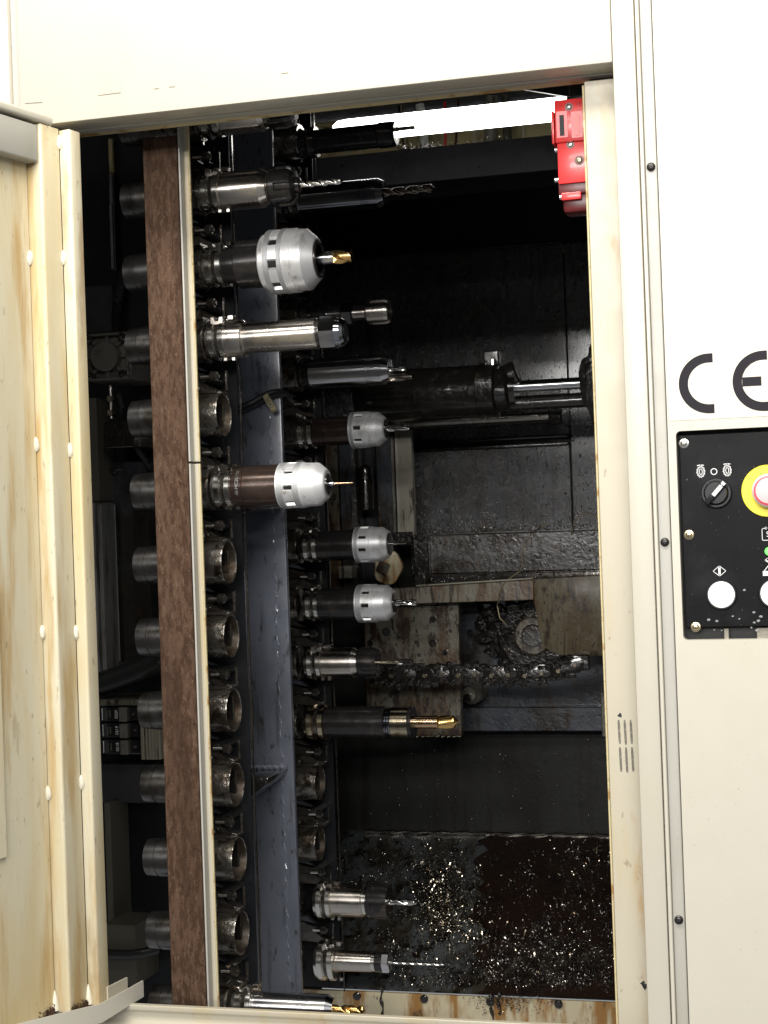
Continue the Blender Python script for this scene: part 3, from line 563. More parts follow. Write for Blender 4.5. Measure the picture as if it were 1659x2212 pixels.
# ================================================================== tool holders
def nut_r(ta, tb, n, half, depth, ph=0.0):
    def f(i, t, th, r):
        if ta <= t <= tb:
            a = ((th+ph) % (2*math.pi/n))-math.pi/n
            if abs(a) < half: return r-depth
        return r
    return f
def hex_r(i, t, th, r):
    a = (th % (math.pi/3))-math.pi/6; return r/math.cos(a)*.955
def drill_r(k, X0, nfl=2, deep=.62, pw=.8):
    def f(i, t, th, r):
        c = math.cos(nfl*(th-k*(t-X0))); return r*(1-deep*max(0, c)**pw*.9) if c > 0 else r
    return f
def tool(name, label, zfun, ax, ay, Y, Z, parts, group=None):
    cpx = zfun(ax, ay); c = U(*cpx, Y); s = .4959/ppm(c)
    if Z is None: Z = c.z
    X = lambda zx: U(zfun(zx, ay)[0], cpx[1]-(zfun(zx, ay)[0]-cpx[0])*0.03, Y).x
    t = thing(name, (c.x, Y, Z-.03), label, 'tool holder', group); o = (0, Y, Z); made = {}
    for pn, m, kind, prof, *rest in parts:
        opt = rest[0] if rest else {}
        pr = [(X(zx), zr_*s) for zx, zr_ in prof]
        par = made[opt['of']] if 'of' in opt else t
        oo = (0, Y, Z+opt.get('dz', 0)*s)
        b = MB()
        if kind == 'lathe': b.lathe(pr, oo, 'x', 64)
        elif kind == 'nut':                    # slotted milling-chuck nut
            ta, tb = X(opt['slot'][0]), X(opt['slot'][1]); full = []
            for (a, r0), (c_, r1) in zip(pr[:-1], pr[1:]):
                full.append((a, r0))
                for q in (ta-1e-5, ta+1e-5, tb-1e-5, tb+1e-5):
                    if a < q < c_: full.append((q, r0+(r1-r0)*(q-a)/(c_-a)))
            full.append(pr[-1]); b.lathe(full, oo, 'x', 112, nut_r(ta, tb, 8, opt.get('half', .11), opt.get('depth', .0028), opt.get('ph', .25)))
        elif kind == 'ernut':
            ta, tb = X(opt['slot'][0]), X(opt['slot'][1]); full = []
            for (a, r0), (c_, r1) in zip(pr[:-1], pr[1:]):
                full.append((a, r0))
                for q in (ta-1e-5, ta+1e-5):
                    if a < q < c_: full.append((q, r0+(r1-r0)*(q-a)/(c_-a)))
            full.append(pr[-1]); b.lathe(full, oo, 'x', 96, nut_r(ta, tb, 6, .17, .0032, opt.get('ph', .1)))
        elif kind == 'hex': b.lathe(pr, oo, 'x', 96, hex_r)
        elif kind in ('drill', 'endmill'):
            n = 70; x0, x1 = pr[0][0], pr[-1][0]; r0 = pr[0][1]; r1 = pr[-1][1]; tip = opt.get('tip', r0*.7)
            pf = []
            for i in range(n+1):
                u = i/n; x = x0+(x1-x0)*u; r = r0+(r1-r0)*u
                if x1-x < tip: r *= max(.06, (x1-x)/tip) if kind == 'drill' else 1
                pf.append((x, r))
            b.lathe(pf, oo, 'x', 32, drill_r(opt.get('twist', 260), x0, opt.get('fl', 2), opt.get('deep', .6)))
        elif kind == 'tip':                     # chisel-like spot drill point
            x0, x1 = pr[0][0], pr[-1][0]; r = pr[0][1]; n = 24
            b.lathe([(x0+(x1-x0)*i/n, r*(1 if i < n*.76 else max(.04, (n-i)/(n*.24)))) for i in range(n+1)], oo, 'x', 40,
                    lambda i, tt, th, rr: rr if i < 3 else rr*(1-.50*max(0, math.cos(th-2.6-18*(tt-x0)))**.6))
        if pn == 'flange' and len(prof) == 9:
            part('groove', 'link', t, lambda q: q.lathe([(pr[4][0]-.0006, pr[4][1]*1.02), (pr[5][0]+.0006, pr[5][1]*1.02)], oo, 'x', 56))
        made[pn] = b.build(pn, m, par, sharp=14 if kind in ('lathe', 'nut', 'ernut', 'hex') else 40)
        if kind == 'nut':
            rm = max(r for _, r in pr)-opt.get('depth', .0028)+.0004
            part('slot_shade_ring', 'black', made[pn], lambda b: b.lathe([(ta+.0004, rm*.98), (ta+.0005, rm), (tb-.0005, rm), (tb-.0004, rm*.98)], oo, 'x', 48))  # black ring puts the shade inside the slots into the colour
    # driving fork seated in the flange slot
    fx = opt_fork.get(label)
    return t
opt_fork = {}
def fork(t, X, Y, Z, r, w_=.021, m='satin'):
    part('drive_fork', m, t, lambda b: b.prism([(X-w_/2, Z+r*.70), (X+w_/2, Z+r*.70), (X+w_/2, Z+r*1.10), (X+w_*.18, Z+r*1.10), (X+w_*.10, Z+r*.90), (X-w_*.12, Z+r*.90), (X-w_*.20, Z+r*1.10), (X-w_/2, Z+r*1.10)], 'y', Y-.021, Y-.004, .0008))
    part('drive_key', m, t, lambda b: b.box(X+w_*.72, X+w_*1.15, Y-.012, Y+.004, Z+r*.95, Z+r*1.17, .0008))
    for dx_ in (.3, .95): part('key_foot', m, t, lambda b: b.box(X+w_*dx_, X+w_*(dx_+.28), Y-.012, Y-.004, Z-r*1.10, Z-r*.93, .0006))
FL = lambda a, b_, r, c=.84: [(a-12, r*.9), (a, r*.96), (a+2, r), (a+(b_-a)*.32, r), (a+(b_-a)*.42, r*c), (a+(b_-a)*.60, r*c), (a+(b_-a)*.70, r), (b_-2, r), (b_, r*.96)]

t = tool('collet_chuck', 'dark oily collet chuck at the top, partly hidden by the header', Z3, 600, 132, YF_, 1.951, [
    ('flange', 'bright', 'lathe', FL(552, 622, 86)), ('body', 'satin', 'lathe', [(620, 74), (630, 78), (795, 78), (815, 66)]), ('thread', 'pot', 'lathe', [(812, 60), (838, 60)]),
    ('nut', 'black', 'ernut', [(835, 74), (900, 74), (935, 64)], {'slot': (850, 960)}), ('shank', 'black', 'lathe', [(930, 30), (1270, 27), (1278, 24)], {'dz': 22}), ('drill', 'carbide_dark', 'drill', [(1275, 15), (1440, 14)], {'dz': 40})])
t = tool('collet_chuck', 'grey satin collet chuck with black nut and short bright drill', Z3, 600, 436, YF_, 1.834, [
    ('flange', 'bright', 'lathe', FL(556, 628, 88)), ('body', 'satin', 'lathe', [(626, 78), (634, 84), (786, 84), (800, 84), (828, 66)]), ('thread', 'pot', 'lathe', [(818, 62), (824, 65), (828, 63), (832, 65), (836, 63), (840, 65), (848, 63)]),
    ('nut', 'black', 'ernut', [(844, 84), (850, 88), (920, 88), (938, 78), (948, 60)], {'slot': (872, 960), 'ph': .35}), ('collet', 'black', 'lathe', [(940, 34), (962, 32), (966, 20)]), ('drill', 'carbide', 'drill', [(945, 15), (1152, 15)], {'twist': 150})])
fork(t, U(*Z3(608, 436), YF_).x-.004, YF_, 1.834, .0315)
t = tool('milling_chuck', 'big white milling chuck with black body and gold end mill', Z3, 600, 765, YF_, 1.7165, [
    ('flange', 'bright', 'lathe', FL(572, 642, 88)), ('neck', 'black', 'lathe', [(640, 76), (648, 80), (702, 80)]), ('body', 'black', 'lathe', [(700, 98), (706, 104), (808, 104), (812, 100)]), ('ring', 'nut', 'lathe', [(810, 112), (816, 120), (828, 121), (838, 121)]),
    ('nut', 'nut', 'nut', [(836, 128), (840, 137), (958, 138), (959, 133), (1002, 131), (1006, 127), (1040, 94), (1044, 90), (1044, 80)], {'slot': (864, 902), 'half': .115, 'depth': .0050, 'ph': .17}),
    ('knurl_band', 'knurl', 'lathe', [(840, 134), (843, 138.4), (864, 139), (866, 136)]), ('second_knurl_band', 'knurl', 'lathe', [(901, 137), (903, 140), (918, 140), (922, 137)]), ('bore_ring', 'black', 'lathe', [(1036, 84), (1050, 82), (1053, 70), (1044, 60), (1044, 34)]),
    ('shank', 'chrome', 'lathe', [(1040, 27), (1112, 27)]), ('cutter', 'gold', 'endmill', [(1108, 29), (1190, 29)], {'twist': 75, 'deep': .55})])
fork(t, U(*Z3(628, 765), YF_).x-.006, YF_, 1.7165, .0315, m='link')
t = tool('long_collet_holder', 'long slim satin grey holder with dark hex nut and no cutter', Z4, 620, 252, YF_, 1.6005, [
    ('flange', 'bright', 'lathe', FL(585, 652, 88)), ('shoulder', 'satin', 'lathe', [(650, 84), (690, 82), (722, 80), (728, 72)]), ('body', 'satin', 'lathe', [(722, 64), (730, 66), (1038, 66), (1044, 62)]), ('thread', 'black', 'lathe', [(1040, 60), (1062, 60)]),
    ('nut', 'dark_chrome', 'hex', [(1056, 64), (1062, 70), (1118, 70), (1126, 66)]), ('nut_face', 'dark_chrome', 'lathe', [(1120, 64), (1146, 60), (1160, 50), (1162, 34)]), ('bore', 'slot', 'lathe', [(1158, 34), (1163, 33)])])
fork(t, U(*Z4(632, 252), YF_).x-.004, YF_, 1.6005, .0315)
t = brown = tool('milling_chuck', 'white nosed milling chuck with brown black body and hair thin drill', Z4, 640, 882, YF_, 1.3665, [
    ('flange', 'bright', 'lathe', FL(612, 682, 92)), ('neck', 'brown_black', 'lathe', [(680, 86), (688, 89), (736, 89)]), ('body', 'brown_black', 'lathe', [(734, 92), (740, 94), (878, 94), (882, 90)]),
    ('nut', 'nut', 'nut', [(880, 93), (884, 98.5), (985, 98.5), (986, 95), (1044, 93), (1050, 90), (1078, 66), (1082, 60), (1082, 44)], {'slot': (916, 956), 'half': .115, 'depth': .0045, 'ph': .27}),
    ('knurl_band', 'knurl', 'lathe', [(886, 96), (889, 99.6), (912, 99.8), (914, 97)]), ('second_knurl_band', 'knurl', 'lathe', [(954, 97), (957, 99.8), (980, 99.6), (983, 97)]), ('bore_ring', 'black', 'lathe', [(1078, 46), (1088, 44), (1090, 26), (1084, 20)]),
    ('shank', 'chrome', 'lathe', [(1080, 10), (1108, 9), (1112, 5)]), ('drill', 'rose', 'lathe', [(1108, 4.5), (1180, 3.6), (1190, 4.5), (1194, 2)])])
fork(t, U(*Z4(655, 882), YF_).x-.006, YF_, 1.3665, .0315, m='link')
t = tool('hydraulic_chuck', 'polished silver hydraulic chuck with gold drill behind the bottom sill', Z6, 730, 1182, YF_, .5515, [
    ('flange', 'bright', 'lathe', FL(698, 768, 88)), ('body', 'chrome', 'lathe', [(766, 58), (772, 64), (965, 64), (967, 61), (972, 61), (974, 64), (984, 64), (986, 61), (990, 61), (992, 64), (1002, 64), (1004, 61), (1008, 61), (1010, 64), (1082, 64), (1110, 46)]), ('drill', 'gold', 'drill', [(1106, 22), (1245, 22)], {'twist': 120})])
fork(t, U(*Z6(745, 1182), YF_).x-.006, YF_, .5515, .0315)

# far column
tool('round_holder', 'plain black round holder silhouetted against the lit lamp', lambda x, y: (617+.413*x, 68.6+.413*y), 160, 577, YR_, None, [
    ('flange', 'black', 'lathe', [(60, 66), (80, 68), (100, 56), (115, 56), (130, 68), (165, 66)]), ('body', 'black', 'lathe', [(165, 51), (172, 52), (490, 52)]), ('head', 'black', 'lathe', [(488, 52), (496, 56), (570, 55), (580, 48)]), ('cutter', 'carbide_dark', 'lathe', [(575, 9), (680, 8)], {'dz': 20})])
tool('hydraulic_chuck', 'smoke grey hydraulic chuck with twist drill in the far column', Z3, 960, 440, YR_, 1.955, [
    ('flange', 'black', 'lathe', FL(905, 965, 78)), ('body', 'dark_chrome', 'lathe', [(960, 60), (966, 64), (1236, 64), (1238, 61), (1242, 61), (1244, 64), (1249, 64), (1251, 61), (1255, 61), (1257, 64), (1262, 64), (1264, 61), (1268, 61), (1270, 64), (1304, 64), (1330, 50)]), ('drill', 'carbide_dark', 'drill', [(1324, 18), (1548, 18)], {'twist': 105})])
tool('shell_mill_arbor', 'dark arbor with hex collar and toothed shell mill', Z4, 980, 122, YR_, 1.7215, [
    ('flange', 'black', 'lathe', FL(955, 1010, 70)), ('body', 'black', 'lathe', [(1008, 44), (1060, 44), (1062, 50), (1068, 50), (1070, 46), (1078, 50), (1084, 50), (1086, 46), (1092, 44), (1150, 40)]), ('hex_collar', 'dark_chrome', 'hex', [(1148, 44), (1152, 49), (1192, 49), (1198, 44)]), ('neck', 'satin', 'lathe', [(1196, 32), (1258, 31)]),
    ('cutter', 'satin', 'ernut', [(1254, 46), (1262, 54), (1335, 55), (1350, 50)], {'slot': (1280, 1400), 'ph': .2})])
tool('hydraulic_chuck', 'bright polished hydraulic chuck with small tip above the tagged cable', Z4, 1010, 382, YR_, 1.6055, [
    ('flange', 'black', 'lathe', FL(945, 1012, 66)), ('body', 'chrome', 'lathe', [(1008, 56), (1014, 64), (1260, 64), (1262, 61), (1266, 61), (1268, 64), (1272, 64), (1274, 61), (1278, 61), (1280, 64), (1284, 64), (1286, 61), (1290, 61), (1292, 64), (1326, 64), (1354, 48)]),
    ('cutter', 'carbide', 'drill', [(1350, 10), (1428, 10)], {'twist': 120}), ('insert', 'carbide_dark', 'drill', [(1352, 17), (1462, 15)], {'dz': -36, 'twist': 40})])
tool('milling_chuck', 'white nosed milling chuck with silver end mill beside the oily cylinder', Z4, 1000, 640, YR_, 1.4895, [
    ('flange', 'bright', 'lathe', FL(968, 1028, 70)), ('body', 'brown_black', 'lathe', [(1026, 58), (1032, 62), (1074, 62), (1075, 60), (1078, 60), (1079, 62), (1190, 62)]), ('nut', 'nut', 'nut', [(1188, 73), (1192, 78), (1262, 78), (1263, 75), (1304, 74), (1309, 71), (1332, 52), (1336, 46)], {'slot': (1212, 1246), 'half': .115, 'depth': .004, 'ph': .457}),
    ('knurl_band', 'knurl', 'lathe', [(1194, 76), (1196, 78.4), (1209, 78.8), (1211, 76)]), ('bore_ring', 'black', 'lathe', [(1332, 42), (1342, 38), (1344, 16)]), ('cutter', 'carbide', 'endmill', [(1338, 14), (1438, 14)], {'twist': 60, 'deep': .45})])
tool('milling_chuck', 'white nosed milling chuck with scratched nose and thin pin, above the rusty arm', Z5, 1020, 180, YR_, 1.262, [
    ('flange', 'bright', 'lathe', FL(992, 1048, 70)), ('body', 'black', 'lathe', [(1046, 62), (1052, 66), (1090, 66), (1092, 64), (1096, 64), (1098, 66), (1210, 66)]), ('nut', 'nut', 'nut', [(1208, 73), (1212, 78), (1282, 78), (1283, 75), (1324, 74), (1329, 71), (1350, 56), (1352, 52)], {'slot': (1234, 1268), 'half': .115, 'depth': .004, 'ph': .10}),
    ('knurl_band', 'knurl', 'lathe', [(1214, 76), (1216, 78.4), (1230, 78.8), (1232, 76)]), ('bore_ring', 'black', 'lathe', [(1348, 50), (1356, 46), (1358, 14)]), ('pin', 'carbide', 'lathe', [(1352, 5.5), (1388, 5.5)]), ('pin_end', 'carbide_dark', 'lathe', [(1386, 6), (1422, 5)])])
tool('milling_chuck', 'white nosed milling chuck with spiral end mill in front of the rusty arm', Z5, 1030, 430, YR_, 1.1455, [
    ('flange', 'bright', 'lathe', FL(1002, 1055, 72)), ('body', 'black', 'lathe', [(1053, 66), (1058, 71), (1098, 71), (1100, 69), (1103, 69), (1105, 71), (1218, 71)]), ('nut', 'nut', 'nut', [(1216, 78), (1220, 82.5), (1296, 82.5), (1297, 79), (1342, 78), (1347, 75), (1369, 54), (1372, 48)], {'slot': (1248, 1282), 'half': .115, 'depth': .004, 'ph': .305}),
    ('knurl_band', 'knurl', 'lathe', [(1222, 81), (1224, 83.3), (1244, 83.3), (1246, 81)]), ('bore_ring', 'black', 'lathe', [(1366, 44), (1376, 40), (1378, 16)]), ('cutter', 'carbide', 'endmill', [(1372, 14), (1472, 14)], {'twist': 95, 'deep': .5})])
t = tool('collet_chuck', 'grey satin collet chuck with small oily tap over the roller chain', Z5, 1030, 680, YR_, 1.0285, [
    ('flange', 'bright', 'lathe', FL(1008, 1066, 72)), ('body', 'satin', 'lathe', [(1064, 62), (1070, 66), (1196, 66), (1220, 54)]), ('ring', 'satin', 'lathe', [(1216, 56), (1224, 56)]), ('nut', 'black', 'ernut', [(1222, 62), (1228, 67), (1288, 67), (1302, 58)], {'slot': (1244, 1330), 'ph': .2}), ('shank', 'brass', 'lathe', [(1298, 9), (1392, 9)]), ('tap', 'gunk', 'drill', [(1388, 15), (1458, 13)], {'twist': 30})])
fork(t, U(*Z5(1050, 680), YR_).x-.002, YR_, 1.0285, .031)
tool('spot_drill_holder', 'black holder with brass collar and gold spot drill', Z5, 1030, 932, YR_, .9105, [
    ('flange', 'brass', 'lathe', FL(1008, 1078, 76)), ('body', 'black', 'lathe', [(1076, 64), (1082, 69), (1334, 69), (1338, 66)]), ('rings', 'dark_chrome', 'lathe', [(1334, 62), (1340, 66), (1344, 62), (1350, 66), (1354, 62), (1360, 66), (1366, 62)]), ('collar', 'brass', 'lathe', [(1364, 64), (1368, 67), (1440, 67), (1452, 62)]), ('collar_clamp', 'black', 'lathe', [(1440, 68), (1444, 69), (1456, 69), (1458, 64)]),
    ('shank', 'rose', 'lathe', [(1452, 28), (1562, 28)]), ('cutter', 'gold', 'tip', [(1556, 28), (1654, 28)])])
t = tool('collet_chuck', 'grey satin collet chuck with fluted drill in front of the golden chips', Z6, 1080, 740, YR_, .556, [
    ('flange', 'bright', 'lathe', FL(1050, 1110, 82)), ('body', 'satin', 'lathe', [(1106, 66), (1112, 71), (1240, 71), (1246, 66)]), ('ring', 'bright', 'lathe', [(1242, 64), (1262, 64)]), ('nut', 'black', 'ernut', [(1260, 70), (1266, 76), (1335, 76), (1350, 68)], {'slot': (1284, 1400), 'ph': .4}), ('drill', 'carbide', 'drill', [(1346, 14), (1472, 14)], {'twist': 85, 'tip': .006})])
fork(t, U(*Z6(1092, 740), YR_).x-.002, YR_, .556, .034)
t = tool('collet_chuck', 'slim grey collet chuck with long hair thin drill near the chute bottom', Z6, 1080, 1000, YR_, .436, [
    ('flange', 'bright', 'lathe', FL(1054, 1122, 86)), ('body', 'satin', 'lathe', [(1118, 56), (1126, 46), (1270, 43), (1276, 42)]), ('ring', 'bright', 'lathe', [(1272, 40), (1292, 40)]), ('nut', 'black', 'lathe', [(1290, 38), (1294, 43), (1322, 43)]), ('hex_nut', 'chrome', 'hex', [(1320, 38), (1324, 41), (1350, 41), (1354, 36)]), ('drill', 'carbide', 'drill', [(1350, 7), (1590, 6.5)], {'twist': 190})])
fork(t, U(*Z6(1102, 1000), YR_).x-.002, YR_, .436, .034)
# size lettering wrapped round the brown chuck body
def wrap_text(parent, txt, size, X, Y, Z, r, a0, m='print'):
    c = bpy.data.curves.new('t', 'FONT'); c.body = txt; c.size = size; c.align_x = 'CENTER'; c.align_y = 'CENTER'
    o = bpy.data.objects.new('t', c); me = bpy.data.meshes.new_from_object(o); bpy.data.objects.remove(o); b = MB()
    vs = []
    for v in me.vertices:
        th = math.pi+a0-(v.co.x/r); vs.append((X-v.co.y, Y+(r+.0003)*math.cos(th), Z+(r+.0003)*math.sin(th)))
    b.add(vs, [tuple(p.vertices) for p in me.polygons]); b.build('size_lettering', m, parent, flat=True)
wrap_text(brown, '40-MC20-120', .0075, U(*Z4(716, 882), YF_).x, YF_, 1.3665, .0324, -.25, 'alu')


# ================================================================== inside of the machine
part('light_block_sheet', 'black_paint', enc, lambda b: b.box(-1.9, .40, .05, 2.36, 2.452, 2.46))  # unseen sheet added to stop ceiling light leaking in from above
part('side_sheet', 'black_paint', enc, lambda b: b.box(-1.90, -1.895, .05, 2.36, .15, 2.45))
part('side_sheet', 'black_paint', enc, lambda b: b.box(.395, .40, .05, 2.36, .15, 2.45))
bk = thing('rear_bulkhead', (-.8, 1.70, .15), 'oil wet dark sheet metal wall behind the tool magazine', 'machine wall')
part('upper_sheet', 'black_paint', bk, lambda b: b.box(-1.89, .39, 1.730, 1.738, 1.945, 2.20))
part('sheet', 'wall', bk, lambda b: b.box(-1.60, -.6285, 1.70, 1.708, 1.497, 1.943, .001), label='black sheet beaded with oil')
part('side_strip', 'wall', bk, lambda b: b.box(-.6255, .39, 1.70, 1.708, 1.175, 1.943, .001))
part('lower_sheet', 'wall', bk, lambda b: b.box(-1.02, -.6285, 1.69, 1.698, 1.175, 1.470, .001), label='lower black sheet covered with oil drops')
part('sheet_joint', 'gunk', bk, lambda b: b.box(-1.05, -.6285, 1.678, 1.70, 1.4705, 1.478, .002, 2))
part('sheet_joint', 'gunk', bk, lambda b: b.box(-1.05, -.6285, 1.683, 1.70, 1.4885, 1.4965, .002, 2))
part('top_edge', 'dark_plate', bk, lambda b: b.box(-1.30, -.6255, 1.692, 1.70, 1.9435, 1.9475, .001))
part('base_sheet', 'wall_low', bk, lambda b: b.box(-1.89, .39, 1.708, 1.716, .545, 1.60, .001), label='dull streaked base sheet')
part('left_sheet', 'black_paint', bk, lambda b: b.box(-1.89, -1.12, 1.20, 1.206, .30, 2.42, .001))
# bulkhead side bars left of the lower sheet
part('end_sheet', 'black_paint', bk, lambda b: b.box(-1.89, .39, 2.352, 2.358, .15, 2.44))
back = part('rear_cover', 'backdrop', None, lambda b: b.box(-1.7, .38, 2.30, 2.31, 2.02, 2.44, .002), label='yellow beige cover sheet glimpsed behind the lamp', cat='cover')

chs = thing('chip_chute', (-.8, 1.4, .15), 'sloping grey chip chute smeared with black oil', 'chute')
CY0, CZb, CYf, CZf = 1.70, .556, 1.12, .345
def chute_z(y): return CZf+(CZb-CZf)*(y-CYf)/(CY0-CYf)
part('slope', 'chute', chs, lambda b: b.add([(-1.89, CYf, CZf), (.39, CYf, CZf), (.39, 1.707, chute_z(1.707)), (-1.89, 1.707, chute_z(1.707))], [(0, 1, 2, 3)]), flat=True)
def hit_chute(px, py):
    r = ray(px, py); n = Vector((0, -(CZb-CZf), CY0-CYf)).normalized(); P0 = Vector((0, CYf, CZf)); t = (P0-CAM).dot(n)/r.dot(n); return CAM+r*t, n
def film(b):
    rs = random.Random(2); L_ = []
    for i in range(61):
        py = 1806+(2150-1806)*i/60; L_.append(hit_chute(1034+12*math.sin(i*.37)+8*math.sin(i*1.1+1)+16*(rs.random()-.5), py)[0])
    vs = []
    for p in L_: vs += [(p.x, p.y, chute_z(p.y)+.004), (.38, p.y, chute_z(p.y)+.004)]
    b.add(vs, [(2*i, 2*i+1, 2*i+3, 2*i+2) for i in range(60)])
part('oil_film', 'chute_dark', chs, film, flat=True, label='black brown oil film over the right half of the chute')
part('top_lip', 'satin', chs, lambda b: b.tube([(-1.16+.62*i/40, 1.698+.002*math.sin(i*1.3), .560+.0015*math.sin(i*2.1)) for i in range(90)], .0045, 8, ring=lambda i: 1+.35*math.sin(i*1.7)))
fp = part('front_plate', 'rust_cream', chs, lambda b: b.box(-1.89, .39, 1.110, 1.119, .15, .3435, .001), label='cream plate with heavy rust runs below the chute')
for (px, py) in ((772, 2151), (917, 2157), (1059.5, 2163.5), (1207, 2168.5)):
    p = U(px, py, 1.110); part('bolt', 'gunk', chs, lambda b: b.lathe([(0, .0085), (-.004, .0085), (-.006, .006)], p, 'y', 18))
for (px, py, l) in ((824, 2140, .06), (1062, 2160, .06), (1078, 2155, .045)):
    p = U(px, py, 1.1095); part('oil_run', 'gunk', chs, lambda b: b.tube([(p.x+.002*math.sin(i*.8), 1.1095, p.z+.012-l*i/12) for i in range(13)], .003, 6, ring=lambda i: 1+.5*math.sin(i*1.1)))

# metal chips: far too many to count
def chips(name, pts, m, label, smin, smax, seed, lift=.004):
    rs = random.Random(seed); b = MB()
    for p, n in pts:
        L_ = smin+(smax-smin)*rs.random()**2; w_ = L_*(.022+.040*rs.random()); cur = rs.uniform(1.2, 6.5); k_ = 6
        ax = Vector((rs.gauss(0, 1), rs.gauss(0, 1), rs.gauss(0, 1))).normalized(); a = ax.orthogonal().normalized(); c = ax.cross(a)
        R = L_/cur; hel = rs.uniform(-.5, .5)*L_; base = p+n*(lift*rs.random()+.3*R); vs = []
        for i in range(k_+1):
            t = cur*i/k_; q = base+a*(R*math.cos(t))+c*(R*math.sin(t))+ax*(hel*i/k_); vs += [q-ax*w_, q+ax*w_]
        b.add(vs, [(2*i, 2*i+1, 2*i+3, 2*i+2) for i in range(k_)])
    return b.build(name, m, None, label=label, cat='chips', kind='stuff', sharp=180)
rs = random.Random(11)
def blob(cx, cy, sx, sy, n):
    o = []
    while len(o) < n:
        x, y = rs.gauss(cx, sx), rs.gauss(cy, sy)
        if 690 < x < 1800 and 1806 < y < 2138: o.append(hit_chute(x, y))
    return o
chips('metal_chips', blob(945, 1930, 24, 26, 1100)+blob(975, 1985, 34, 36, 900)+blob(985, 1885, 50, 36, 220)+blob(920, 1870, 30, 25, 200)+blob(1040, 2040, 70, 50, 320)+blob(1240, 1960, 60, 80, 420)+blob(1180, 2080, 80, 40, 380)+blob(1290, 1850, 25, 25, 160)+blob(780, 1900, 50, 50, 90)+blob(880, 2080, 60, 40, 120)+blob(1480, 1980, 80, 70, 500), 'chip', 'golden steel chips heaped on the chute', .008, .030, 4)
clumps = []
for q in range(110):
    cx, cy = (rs.gauss(1190, 85), rs.gauss(2085, 40)) if q < 55 else (rs.uniform(760, 1320), rs.uniform(1840, 2120))
    clumps += blob(cx, min(max(cy, 1830), 2125), rs.uniform(4, 12), rs.uniform(4, 9), rs.randint(20, 70))
chips('oily_metal_chips', clumps+blob(1185, 2090, 75, 36, 2600)+blob(990, 2115, 45, 22, 360)+blob(860, 2085, 20, 25, 200)+blob(1290, 1870, 30, 40, 240)+blob(1270, 2010, 45, 60, 360)+blob(930, 1900, 45, 40, 420)+blob(990, 1865, 20, 22, 140)+blob(1100, 1960, 90, 80, 260)+blob(780, 1900, 50, 60, 300)+blob(880, 1860, 80, 28, 260)+blob(780, 2020, 40, 40, 120), 'chip_dark', 'black oil coated chips clumped on the chute and its lower edge', .007, .024, 5, .012)
def hang(n):
    o = []
    for i in range(n):
        x = rs.gauss(1075, 26) if rs.random() < .7 else rs.gauss(1140, 22); o.append((U(x, 2150+abs(rs.gauss(0, 16)), 1.105), Vector((0, -1, 0))))
    return o
chips('hanging_chips', hang(520), 'chip_dark', 'clot of oily chips hanging over the rusty plate below the chute', .004, .014, 6)

# ---- upper beam, lamp and what is behind it
ub = thing('upper_beam', (-.6, 1.28, 2.02), 'dark grey cross beam below the lit lamp', 'beam')
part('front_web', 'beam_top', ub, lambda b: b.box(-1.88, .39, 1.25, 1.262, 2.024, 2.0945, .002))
part('lamp_light_shelf', 'shadow_grey', ub, lambda b: b.box(-1.88, .39, 1.2625, 1.728, 2.084, 2.0935, .001))  # shelf added to keep the work lamp's light off the wall below
pts_b = []
for i in range(150):
    x = rs.choice((rs.gauss(882, 14), rs.gauss(905, 12), rs.gauss(935, 8), rs.gauss(1000, 60))); p = U(x, 300, 1.265); pts_b.append((Vector((p.x, 1.26+.03*rs.random(), 2.0945)), Vector((0, 0, 1))))
chips('beam_chips', pts_b, 'chip_dark', 'black chip curls lying on top of the dark cross beam', .006, .018, 8, .01)
lamp = thing('work_lamp', (-.8, 1.40, 2.13), 'bright white tubular work lamp lit inside the machine', 'lamp')
part('tube', 'lamp', lamp, lambda b: b.lathe([(-1.088, .006), (-1.085, .016), (-1.074, .0235), (-1.05, .0255), (-.57, .0255), (-.555, .024)], (0, 1.40, 2.184), 'x', 40))
part('end_socket', 'plastic_black', lamp, lambda b: b.lathe([(-.556, .027), (-.44, .027), (-.43, .018)], (0, 1.40, 2.184), 'x', 32))
part('shade', 'black_paint', lamp, lambda b: b.prism([(-.66, 2.228), (-.36, 2.228), (-.36, 2.18), (-.555, 2.20)], 'y', 1.36, 1.37, .001))
part('lamp_bracket', 'black_paint', lamp, lambda b: b.box(-.50, -.46, 1.385, 1.415, 2.10, 2.158, .001))
for i, (px, m, r) in enumerate(((905, 'white_plastic', .012), (952, 'red', .004), (982, 'dark_shaded_red', .0035), (1062, 'pale_bar', .018), (1098, 'beige_in', .012), (870, 'brass', .008))):
    a = U(px, 175, 2.22); part('cable', m, None, lambda b: b.tube([(a.x+.010*math.sin(j*.5+i), 2.22, 2.44-.4*j/10) for j in range(11)], r, 10), label=['white hose behind the work lamp', 'red cable behind the work lamp', 'thin dark red cable behind the work lamp', 'thick pale pipe behind the work lamp', 'dull beige pipe behind the work lamp', 'brassy pipe behind the work lamp'][i], cat='cable')

